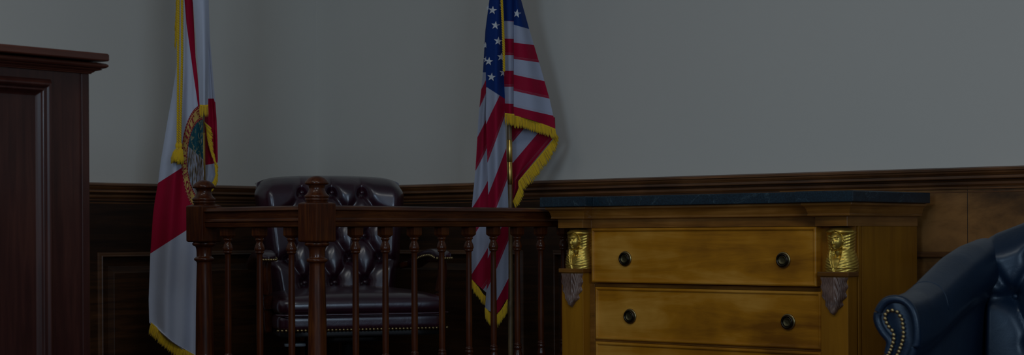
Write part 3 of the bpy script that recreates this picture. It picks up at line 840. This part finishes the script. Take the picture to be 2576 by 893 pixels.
mb.grid(lambda u, v: bk2(u, 1).lerp(bk2r(u, 1), v), 120, 6)
for sg in (0, 1): mb.grid(lambda u, v: bk2(sg, v).lerp(bk2r(sg, v), u), 2, 40)
bk_ = mb.build('backrest', M['navy'], g)
b1 = None
for bx, bz_ in btn2:
    if abs(bx) > .29: continue
    pos = T2((bx, .006+.035*(1-sstep(0, 1, (bz_-.4)/.5))+.03*abs(bx/.305)**3, bz_))
    if b1 is None:
        mb = MB(); r = .0078; mb.lathe([(0, -r*.5), (r*.9, -r*.4), (r, 0.), (r*.75, r*.45), (r*.4, r*.68), (.0, r*.75)], wloc(bk_), fwb, 20)
        b1 = mb.build('button', M['navy'], bk_); b1.location = pos-wloc(bk_)
    else: put_copy(b1, bk_, pos-wloc(bk_))
mb = MB(); mb.rbox((0, .33, .42), (.285, .31, .06), .04, 14, .02, T=T2); mb.build('seat', M['navy'], g)
mb = MB(); mb.rbox((0, .31, .28), (.30, .30, .09), .02, 8, T=T2); mb.build('seat_frame', M['navy'], g)
for sx in (-1, 1):
    for yy in (.0, .56):
        mb = MB(); q = T2((sx*.29, yy, 0)); mb.lathe([(.014, 0), (.020, .03), (.024, .10), (.028, .2)], q, n=16); mb.build('leg', M['maho'], g)

# ================================================================== FLAGS
class Sheet:
    def __init__(s, rows, D, bulge=.025, ripple=0.0, nr=3, ph=0., tilt=0., fold=None):
        s.L = [(r[0], r[1]) for r in rows]; s.R = [(r[0], r[2]) for r in rows]; s.D = D; s.b = bulge; s.rp = ripple; s.nr = nr; s.ph = ph; s.tilt = tilt; s.fold = fold
        s.y0, s.y1 = rows[0][0], rows[-1][0]
    def depth(s, u, py):
        u = min(1, max(0, u))
        d = s.D-s.b*math.sin(math.pi*u)+s.tilt*(u-.5)
        amp = s.rp*(.35+.65*sstep(-200, 500, py))
        d += amp*math.sin(2*math.pi*s.nr*u+s.ph+.0035*py)+.35*amp*math.sin(2*math.pi*(s.nr*1.7)*u+2+.009*py)
        if s.fold: d += s.fold(u, py)
        return d
    def u(s, px, py):
        l, r = interp(s.L, py), interp(s.R, py); return (px-l)/(r-l) if abs(r-l) > 1e-6 else .5
    def pt(s, px, py, lift=0.): return P(px, py, s.depth(s.u(px, py), py)-lift)
    def add(s, mb, attrs, nu=24, dv=4., bottom=None, mi=0):
        # bottom(u) -> py of the lower hem
        nv = max(2, int((s.y1-s.y0)/dv)); o = len(mb.v)
        vals = []
        def fn(a, bv):
            yb_ = bottom(a) if bottom else s.y1
            py = s.y0+(yb_-s.y0)*bv; l, r = interp(s.L, py), interp(s.R, py); px = l+(r-l)*a
            vals.append(attrs(px, py, a)); return P(px, py, s.depth(a, py))
        mb.grid(fn, nu, nv, mi=mi)
        for k in vals[0]:
            mb.at.setdefault(k, []); lst = mb.at[k]; lst += [0.]*(o-len(lst)); lst += [v[k] for v in vals]
def fringe(parent, pts, length, D, dirv=(0, 1), n=None, name='fringe', w=3.2, mat='gold', head=5., lift=.004, spread=.0, rnd=.12, jit=1.6):
    # pts: hem polyline in survey pixels, D depth (number or function of position 0..1)
    mb = MB(); seg = [0]
    for i in range(len(pts)-1): seg.append(seg[-1]+math.hypot(pts[i+1][0]-pts[i][0], pts[i+1][1]-pts[i][1]))
    tot = seg[-1]; n = n or int(tot/2.1)
    Df = D if callable(D) else (lambda t: D)
    def at(t):
        d = t*tot
        for i in range(len(pts)-1):
            if d <= seg[i+1]+1e-6:
                f = (d-seg[i])/(seg[i+1]-seg[i]); return lerp(pts[i][0], pts[i+1][0], f), lerp(pts[i][1], pts[i+1][1], f)
        return pts[-1]
    lf = length if callable(length) else (lambda t: length)
    df = dirv if callable(dirv) else (lambda t: dirv)
    # heading band
    def hb(u, v):
        x, y = at(v); d = df(v); a = 2*math.pi*u
        Dd = Df(v)-lift-.0022*math.cos(a)
        q = head*(.5+.5*math.sin(a)); return P(x+d[0]*q, y+d[1]*q, Dd)
    mb.grid(hb, 8, max(4, int(tot/4)), True)
    for k in range(n):
        t = (k+.5)/n; t += random.uniform(-.4, .4)/n; t = min(1, max(0, t))
        x, y = at(t); d = df(t); ll = lf(t)*random.uniform(1-rnd, 1+rnd*.5); Dd = Df(t)-lift*.6-random.uniform(0, .004)
        nx, ny = -d[1], d[0]; ww = w*random.uniform(.8, 1.2)*.5
        bx, by = random.uniform(-jit, jit), random.uniform(-.6, .6)
        vs = []
        for j, (q, s_) in enumerate(((0.0, .75), (.35, 1.), (.75, 1.), (1.0, .45))):
            cxp = x+d[0]*ll*q+bx*q*q+nx*math.sin(q*5+k)*.3; cyp = y+d[1]*ll*q+by*q+ny*math.sin(q*5+k)*.3
            vs += [P(cxp-nx*ww*s_, cyp-ny*ww*s_, Dd), P(cxp, cyp, Dd-.0022), P(cxp+nx*ww*s_, cyp+ny*ww*s_, Dd), P(cxp, cyp, Dd+.0022)]
        fs = []
        for j in range(3):
            for q in range(4): a = j*4+q; b_ = j*4+(q+1) % 4; fs.append((a, b_, b_+4, a+4))
        fs += [(3, 2, 1, 0), (12, 13, 14, 15)]
        mb.add(vs, fs, 0, True)
    return mb.build(name, M[mat], parent)
def cord(parent, pts, D, r=.0045, name='cord', pitch=.017):
    mb = MB(); Q = [P(x, y, D) for x, y in pts]
    L_ = [0]
    for i in range(len(Q)-1): L_.append(L_[-1]+(Q[i+1]-Q[i]).length)
    def at(d):
        for i in range(len(Q)-1):
            if d <= L_[i+1]+1e-9: return Q[i].lerp(Q[i+1], (d-L_[i])/(L_[i+1]-L_[i]))
        return Q[-1]
    n = int(L_[-1]/.0022)
    ax, ay = camdir(1, 0), camdir(0, 1)
    for s_ in (0, 1):
        pp = []
        for k in range(n+1):
            d = L_[-1]*k/n; a = 2*math.pi*d/pitch+math.pi*s_
            pp.append(at(d)+ax*math.cos(a)*r*.5+ay*math.sin(a)*r*.5)
        mb.tube(pp, r*.62, 6)
    return mb.build(name, M['gold'], parent)
def star(mb, sh, cx_, cy_, R, rot=0., clip=None, mi=1):
    vs = [sh.pt(cx_, cy_, .0045)]
    for k in range(10):
        a = -math.pi/2+rot+math.pi*k/5; r = R if k % 2 == 0 else R*.40
        x, y = cx_+math.cos(a)*r, cy_+math.sin(a)*r
        if clip: x = min(max(x, clip[0]), clip[1])
        vs.append(sh.pt(x, y, .0040))
    mb.add(vs, [(0, 1+k, 1+(k+1) % 10) for k in range(10)], mi)
# ---------------- national flag
DU = 5.93
base = P(1283, 600, DU); base.z = 0
g = thing('national_flag', 'red, white and blue star-spangled flag with gold fringe, hanging left of the chest of drawers', 'flag', (base.x, base.y, ZP))
mb = MB(); mb.lathe([(.10, ZP), (.10, ZP+.012), (.04, ZP+.03), (.018, ZP+.05), (.016, ZP+.12)], base, n=32); mb.build('floor_stand', M['polebrass'], g)
pole = MB(); zf0, zf1 = P(1283, 463, DU).z, P(1283, 353, DU).z
pole.lathe([(.0088, ZP+.04), (.0088, 2.55)], base, n=20); po = pole.build('pole', M['polewood'], g)
mb = MB(); zm = P(1283, 408, DU).z
mb.lathe([(.0088, zf0-.002), (.0100, zf0), (.0100, zm-.001), (.0093, zm), (.0100, zm+.001), (.0100, zf1), (.0088, zf1+.002)], base, n=24); mb.build('brass_ferrule', M['polebrass'], po)
mb = MB(); mb.lathe([(.009, 2.55), (.022, 2.56), (.012, 2.58), (.024, 2.62), (.004, 2.72), (0, 2.74)], base, n=24); mb.build('pole_tip', M['polebrass'], po)
mb = MB()
def stripe_fn(left, right, start):
    # boundaries: y at the left / right edge; index of the region above the first boundary = start
    def f(u, py):
        ys = [lerp(a, b_, u) for a, b_ in zip(left, right)]
        n = len(ys)
        if py < ys[0]: return start+1-(ys[0]-py)/max(20, ys[1]-ys[0])
        for i in range(n-1):
            if py < ys[i+1]: return start+1+i+(py-ys[i])/(ys[i+1]-ys[i])
        return start+n+(py-ys[-1])/(ys[-1]-ys[-2])
    return f
# even index = white, odd = red
A1 = Sheet([(-420, 1262, 1268), (0, 1231, 1244), (75, 1221, 1236), (180, 1215, 1232), (292, 1204, 1228), (428, 1196, 1230), (522, 1187, 1232), (603, 1186, 1233), (745, 1187, 1238)], DU+.02, .012, .006, 1.2, tilt=-.02)
fA1 = stripe_fn([225, 270, 345, 430, 525, 600, 690, 770], [178, 213, 288, 362, 447, 530, 613, 697], 0)
fA1b = lambda u, py: fA1(u, py)
A2 = Sheet([(-420, 1262, 1276), (0, 1231, 1265), (75, 1224, 1266), (180, 1222, 1267), (245, 1223, 1270), (284, 1222, 1270), (408, 1226, 1275), (522, 1229, 1279), (603, 1228, 1279), (700, 1226, 1279), (792, 1219, 1278)], DU-.045, .028, .010, 1.1, tilt=.01)
fA2 = stripe_fn([222, 312, 410, 490, 570, 650, 730, 810], [150, 212, 290, 372, 450, 530, 604, 700], -1)
# region above first boundary handled by canton
yc = lambda px: 219+(px-1224)*.64
B1 = Sheet([(-420, 1276, 1284), (0, 1265, 1293), (75, 1266, 1293), (245, 1268, 1293), (286, 1270, 1293)], DU-.03, .020, .004, 1)
fB1 = stripe_fn([52, 97, 138, 178, 218, 260, 300], [54, 98, 139, 178, 218, 261, 300], -1)
B2 = Sheet([(-420, 1282, 1292), (0, 1292, 1311), (72, 1292.5, 1331), (156, 1292.5, 1356), (247, 1292, 1382), (296, 1292, 1393), (330, 1292, 1398)], DU-.015, .020, .010, 1.1, ph=1.2, tilt=.05)
fB2 = stripe_fn([62, 107, 148, 187.5, 228, 268, 308], [73, 113, 157, 204, 248, 291, 335], -1)
hemB2 = lambda u: 292.5+u*9+26*u*u
Cc = Sheet([(295, 1286, 1396), (322, 1286, 1397), (345, 1286, 1394), (385, 1287, 1360), (455, 1289, 1304), (472, 1289, 1305), (508, 1289, 1291)], DU+.045, .008, .006, 1.0)
def fC(px, py):
    # diagonal stripes, numbered so 0 = white: boundaries parallel to the slanting hem
    a = (px-1304)*.98+(py-455)*1.0    # along the normal of the hem, 0 at the hem
    return None
def fCs(u, px, py):
    # slanting hem runs (1392,351)-(1304,455); stripes follow the same slope
    nx, ny = .763, .646
    d = (1392-px)*nx+(351-py)*ny       # distance inward from the hem
    return min(3.98, 3.0-(d-40)/34.)
def aA1(px, py, u): return {'stripe': fA1(u, py), 'canton': (182-py) if py < 210 else -30.}
def aA2(px, py, u): return {'stripe': fA2(u, py), 'canton': yc(px)-py}
def aB1(px, py, u): return {'stripe': fB1(u, py), 'canton': 52.5-py}
def aB2(px, py, u): return {'stripe': fB2(u, py), 'canton': lerp(62, 73, u)-py}
def aC(px, py, u): return {'stripe': fCs(u, px, py), 'canton': -30.}
Cc.add(mb, aC, 30, 2.5)
A1.add(mb, aA1, 10, 3., bottom=lambda u: 703+46*u)
B2.add(mb, aB2, 24, 3., bottom=hemB2)
B1.add(mb, aB1, 14, 3., bottom=lambda u: 286)
A2.add(mb, aA2, 20, 3., bottom=lambda u: 775+16*math.sin(min(1, u*1.6)*math.pi/2)-38*sstep(.45, 1, u))
for x_, y_ in ((265, 77), (287, 190), (307, 308), (330, 427), (257, 577), (237, 460)):
    star(mb, A2, 1150+x_/2.977, y_/2.977, 11.3, .12, (1219, 1266.5))
star(mb, A2, 1150+347/2.977, 545/2.977, 11, .1, (1220, 1268.0)); star(mb, A2, 1150+345/2.977, 60/2.977-4, 11, .1, (1220, 1264.5))
for x_, y_ in ((212, 340), (217, 445)): star(mb, A1, 1150+x_/2.977, y_/2.977, 9, .0, (1216, 1223.5))
star(mb, A1, 1150+232/2.977, 60/2.977, 9, .0, (1224, 1231))
star(mb, B2, 1150+447/2.977, 102/2.977, 11.5, .15, (1293.5, 1340))
for x_ in (0, 1, 2, 3): star(mb, A2, 1255-8*x_, -36-38*x_, 11, .1, (1225, 1270)); star(mb, B2, 1300, -40-40*x_, 9, .1, (1293, 1312))
fl = mb.build('flag_cloth', [M['usflag'], M['star']], g, recalc=False)
fringe(fl, [(1270, 284), (1278, 285), (1286, 286), (1293, 287)], 31, DU-.055)
fringe(fl, [(1292, 290), (1310, 294), (1330, 300), (1352, 307), (1375, 315), (1397, 324)], lambda t: 30-2*t, lambda t: DU-.045+.05*t, lambda t: (.05+.12*t, 1))
fringe(fl, [(1396, 330), (1392, 350), (1370, 377), (1350, 401), (1328, 427), (1304, 455), (1305, 473), (1298, 490), (1290, 506)], lambda t: 20+13*math.sin(t*math.pi), DU+.03, lambda t: (.42, .9))
fringe(fl, [(1187, 703), (1195, 712), (1205, 724), (1214, 738), (1222, 746)], 26, DU+.0, (-.02, 1))
fringe(fl, [(1220, 773), (1230, 783), (1240, 790), (1250, 791), (1262, 778), (1270, 765), (1277, 752)], 33, DU-.06, lambda t: (.05-.1*t, 1))
cord(fl, [(1262, -380), (1262, 0), (1265, 60), (1267, 120), (1268, 180)], DU-.085, .005)

# ---------------- state flag
DS = 5.95
base = P(511, 600, DS); base.z = 0
g = thing('state_flag', 'white flag with red diagonal cross and round seal, hanging behind the left newel post', 'flag', (base.x, base.y, ZP))
mb = MB(); mb.lathe([(.10, ZP), (.10, ZP+.012), (.04, ZP+.03), (.018, ZP+.05), (.016, ZP+.12)], base, n=32); mb.build('floor_stand', M['polebrass'], g)
mb = MB(); mb.lathe([(.0085, ZP+.04), (.0085, 2.55)], base, n=20); po = mb.build('pole', M['polewood'], g)
mb = MB(); z0_, z1_ = P(511, 468, DS).z, P(511, 334, DS).z; mb.lathe([(.0085, z0_), (.0098, z0_+.002), (.0098, z1_-.002), (.0085, z1_)], base, n=20); mb.build('brass_ferrule', M['polebrass'], po)
mb = MB(); mb.lathe([(.009, 2.55), (.022, 2.56), (.012, 2.58), (.024, 2.62), (.004, 2.72), (0, 2.74)], base, n=24); mb.build('pole_tip', M['polebrass'], po)
CXs, CYs, SA, SB = 511., 401., 55., 138.
def seal_a(px, py, on): return {'sx': (px-CXs)/SA, 'sy': (CYs-py)/SB, 'seal': on}
lo = lambda px: 460-(px-398)*.64       # upper edge of the red bar, lower left
hi = lambda px: 638-(px-378)*.645
redL = [(-420, 452), (-40, 461), (0, 464), (60, 469), (110, 476), (198, 488), (264, 498)]
def aS1(px, py, u):
    a = min(py-lo(px), hi(px)-py)
    if py < 300: a = max(a if py > 250 else -50, px-interpc(redL, py))
    r = {'bar': a}; r.update(seal_a(px, py, 1.)); return r
rows = [(-420, 446, 488), (0, 452, 485), (100, 448, 490), (144, 447, 492), (188, 441, 497), (245, 432, 501), (300, 422, 510), (408, 404, 512), (458, 398, 514), (502, 390, 520), (540, 385, 524), (600, 381, 526), (641, 378, 526), (753, 374, 524), (794, 375, 524), (905, 378, 524)]
def foldS(u, py):
    # soft pleats growing downwards
    a = sstep(80, 420, py)
    return a*(.022*math.cos(2*math.pi*(u*1.35)+.4)+.008*math.cos(2*math.pi*u*3.1+1.+py*.004))
S1 = Sheet(rows, DS-.035, .020, .0, 1, fold=foldS)
mb = MB()
# behind the pole: hanging right part
def aS4(px, py, u):
    top = 248+(0 if px < 539 else 8); bot = 416-(px-513)*.19
    r = {'bar': min(py-top, bot-py)}; r.update(seal_a(px, py, 0.)); return r
S4 = Sheet([(-420, 500, 512), (0, 506, 525), (94, 506, 528), (249, 507, 541), (300, 508, 545), (351, 508, 547), (401, 510, 548), (441, 511, 544), (470, 511, 532)], DS+.035, .012, .006, 1.3, fold=lambda u, py: -.006*math.tanh((u-.82)*30))
S4.add(mb, aS4, 24, 3.)
S1.add(mb, aS1, 70, 3., bottom=lambda u: 810+interp([(0, 2), (.18, 25), (.36, 49), (.6, 73), (.8, 91), (1, 105)], u))
S3 = Sheet([(-420, 486, 502), (0, 484.5, 523), (40, 489, 524.5), (94, 493, 525), (168, 498, 525), (264, 502, 523.5)], DS-.075, .022, .006, 1.1)
def aS3(px, py, u): r = {'bar': -30.}; r.update(seal_a(px, py, 0.)); return r
S3.add(mb, aS3, 18, 3., bottom=lambda u: 264)
fl = mb.build('flag_cloth', M['flflag'], g, recalc=False)
# hem tape along the bottom
mb = MB(); hp = [(380, 811), (392, 821), (404, 833), (418, 846), (432, 859), (448, 870), (466, 880), (488, 892), (510, 902)]
mb.tube([S1.pt(x, y-1, .004) for x, y in hp], .004, 8, flat=.5); mb.build('hem_tape', M['hem'], fl)
fringe(fl, hp, lambda t: 29-2*t, DS-.045, lambda t: (-.26, .96), w=3.6)
fringe(fl, [(503, 263), (510, 264), (517, 264), (523.5, 263)], 31, DS-.10)
# curling fringe edge at the right
fringe(fl, [(513, 305), (518, 320), (521, 345), (526, 368), (532, 388), (539, 405), (541, 422), (542, 440), (538, 452), (530, 466), (524, 474)], lambda t: 25-9*t, DS-.005, lambda t: (.72-.5*t, .70+.25*t), w=3.6, rnd=.12, n=80)
# left hanging fringe beside the cords
fringe(fl, [(451, -60), (449, -10), (447, 30), (446, 60), (446, 86)], lambda t: 38, DS-.04, lambda t: (-.16, .98), w=3.0, name='fringe')
c1 = cord(fl, [(450, -380), (449, 0), (448, 100), (448, 200), (447.5, 300), (447, 362)], DS-.095, .0048)
c2 = cord(fl, [(459, -380), (458, 0), (458, 134), (456, 235), (454, 300), (453.5, 362)], DS-.095, .0048)
for (x_, w_, cparent, l_) in ((446, 10.5, c1, 42), (454, 8, c2, 44)):
    mb = MB(); ctr = P(x_, 368, DS-.095); s_ = DS/F
    mb.lathe([(0, .013), (.004, .012), (.0065, .008), (.0075, .002), (.0065, -.004), (.0045, -.007), (.006, -.009), (.0085, -.013), (.0095, -.018)], ctr, n=18)
    n_ = 46
    for k in range(n_):
        a = 2*math.pi*k/n_; rr = w_*s_*random.uniform(.9, 1.05); r0 = .0085
        d = camdir(math.cos(a), math.sin(a)); sh = -.006 if x_ < 450 else 0
        L0 = l_*s_*random.uniform(.88, 1.03)
        mb.tube([ctr+d*r0*.8+Vector((0, 0, -.010)), ctr+d*rr*.75+Vector((0, 0, -.4*L0))+camdir(sh*.4, 0), ctr+d*rr+Vector((0, 0, -.75*L0))+camdir(sh, 0), ctr+d*rr*.95+Vector((0, 0, -L0))+camdir(sh*1.2, 0)], [.0018, .0024, .0022, .0012], 5)
    mb.lathe([(.006, -.01), (w_*s_*.85, -.028), (w_*s_*.9, -l_*s_*.9)], ctr, n=16)
    mb.build('tassel', M['gold'], cparent)
# lettering on the seal ring (read from the reverse side of the cloth)
def glyph(ch):
    # slab-serif capitals as quads, x centred, height .72
    q = []
    def R_(x0, y0, x1, y1):
        nx, ny = max(1, int((x1-x0)/.12)), max(1, int((y1-y0)/.12))
        for i in range(nx):
            for j in range(ny):
                a, b_, c, d = x0+(x1-x0)*i/nx, x0+(x1-x0)*(i+1)/nx, y0+(y1-y0)*j/ny, y0+(y1-y0)*(j+1)/ny
                q.append(((a, c), (b_, c), (b_, d), (a, d)))
    def arc(cx, cy, rx, ry, a0, a1, w=.15, n=18, wy=None):
        wy = wy or w*.7
        for i in range(n):
            t0, t1 = [math.radians(a0+(a1-a0)*k/n) for k in (i, i+1)]
            q.append(tuple((cx+r_*math.cos(t), cy+s_*math.sin(t)) for r_, s_, t in ((rx, ry, t0), (rx, ry, t1), (rx-w, ry-wy, t1), (rx-w, ry-wy, t0))))
    def dia(x0, x1, w): q.append(((x0-w/2, 0), (x0+w/2, 0), (x1+w/2, .72), (x1-w/2, .72)))
    if ch == 'T': R_(-.08, 0, .08, .72); R_(-.3, .61, -.08, .72); R_(.08, .61, .3, .72); R_(-.3, .48, -.22, .61); R_(.22, .48, .3, .61); R_(-.17, 0, -.08, .07); R_(.08, 0, .17, .07)
    if ch == 'H':
        for s_ in (-1, 1):
            x = s_*.2; R_(x-.075, 0, x+.075, .72); R_(x-.14, 0, x-.075, .07); R_(x+.075, 0, x+.12, .07); R_(x-.14, .65, x-.075, .72); R_(x+.075, .65, x+.12, .72)
        R_(-.125, .31, .125, .41)
    if ch in 'EF':
        R_(-.2, 0, -.04, .72); R_(-.27, 0, -.2, .07); R_(-.27, .65, -.2, .72); R_(-.04, .62, .26, .72); R_(.18, .5, .26, .62); R_(-.04, .32, .14, .41); R_(.1, .26, .16, .47)
        if ch == 'E': R_(-.04, 0, .27, .10); R_(.19, .10, .27, .23)
        else: R_(-.04, 0, .05, .07)
    if ch == 'O': arc(0, .36, .29, .37, 0, 360, .15, 32)
    if ch == 'A': dia(-.22, -.02, .09); dia(.22, .02, .16); R_(-.13, .2, .13, .28); R_(-.3, 0, -.12, .07); R_(.1, 0, .32, .07)
    if ch == 'S': arc(0, .53, .22, .2, 20, 270, .13, 20); arc(0, .2, .23, .21, -160, 90, .13, 20)
    vs = []; fs = []
    for f in q: fs.append(tuple(range(len(vs), len(vs)+len(f)))); vs += [Vector((p[0], p[1], 0)) for p in f]
    return vs, fs
mb = MB()
for ch, ang_ in (('F', 104), ('T', 124), ('H', 139.5), ('E', 154), ('S', 167.5), ('T', 175.5), ('A', 183.5), ('T', 191.5), ('E', 199.5), ('O', 213.5), ('F', 226)):
    vs, fs = glyph(ch); out = []
    small = ch in 'STATE' and 160 < ang_ < 205
    for v in vs:
        rr = .79+.165*v.y/.9
        wsc = .40 if not small else .20
        th = math.radians(ang_)+v.x*wsc*.95
        px = CXs+SA*rr*math.cos(th); py = CYs-SB*rr*math.sin(th)
        out.append(S1.pt(px, py, .0016))
    mb.add(out, fs)
mb.build('seal_lettering', M['letter'], fl, recalc=False)

# ================================================================== LIGHT
def area(name, loc, target, sx, sy, power, col):
    l = bpy.data.lights.new(name, 'AREA'); l.shape = 'RECTANGLE'; l.size = sx; l.size_y = sy; l.energy = power; l.color = col
    o = bpy.data.objects.new(name, l); C.objects.link(o); o.location = loc
    o.rotation_euler = (Vector(target)-Vector(loc)).to_track_quat('-Z', 'Y').to_euler(); return o
p1 = camdir(-2.0, -.6); area('window_light', (p1.x, p1.y, 1.9), (-3.6, 3.6, 1.0), 1.0, 1.2, 27, (.60, .80, 1.))
p2 = camdir(2.0, -1.6); area('window_light', (p2.x, p2.y, 1.9), (-3.6, 3.8, 1.0), 1.8, 1.5, 38, (.66, .83, 1.))
area('ceiling_light', (-1.6, 1.6, 3.15), (-1.6, 1.6, 0), 1.2, .6, 11, (1., .97, .9))
area('ceiling_light', (-3.4, 1.2, 3.15), (-3.4, 1.2, 0), 1.2, .6, 7, (1., .97, .9))
wd = bpy.data.worlds.new('World'); bpy.context.scene.world = wd; wd.use_nodes = True
wd.node_tree.nodes['Background'].inputs[0].default_value = (.80, .90, 1., 1); wd.node_tree.nodes['Background'].inputs[1].default_value = .055

# ================================================================== CAMERA
cam = bpy.data.cameras.new('Camera'); co = bpy.data.objects.new('Camera', cam); C.objects.link(co)
cam.sensor_width = 36; cam.lens = F/2576*36; cam.shift_y = (YH-446.5)/2576; cam.clip_start = .05; cam.clip_end = 100
co.matrix_world = Matrix.Translation((0, 0, H)) @ Matrix.Rotation(PHI, 4, 'Z') @ Matrix.Rotation(math.pi/2, 4, 'X') @ Matrix.Rotation(-RHO*-1, 4, 'Z')
cam.dof.use_dof = True; cam.dof.focus_distance = 5.1; cam.dof.aperture_fstop = 7.0
bpy.context.scene.camera = co
sc = bpy.context.scene
sc.view_settings.view_transform = 'Standard'; sc.view_settings.look = 'None'; sc.view_settings.gamma = 1; sc.view_settings.exposure = 0.0
sc.view_settings.use_curve_mapping = False
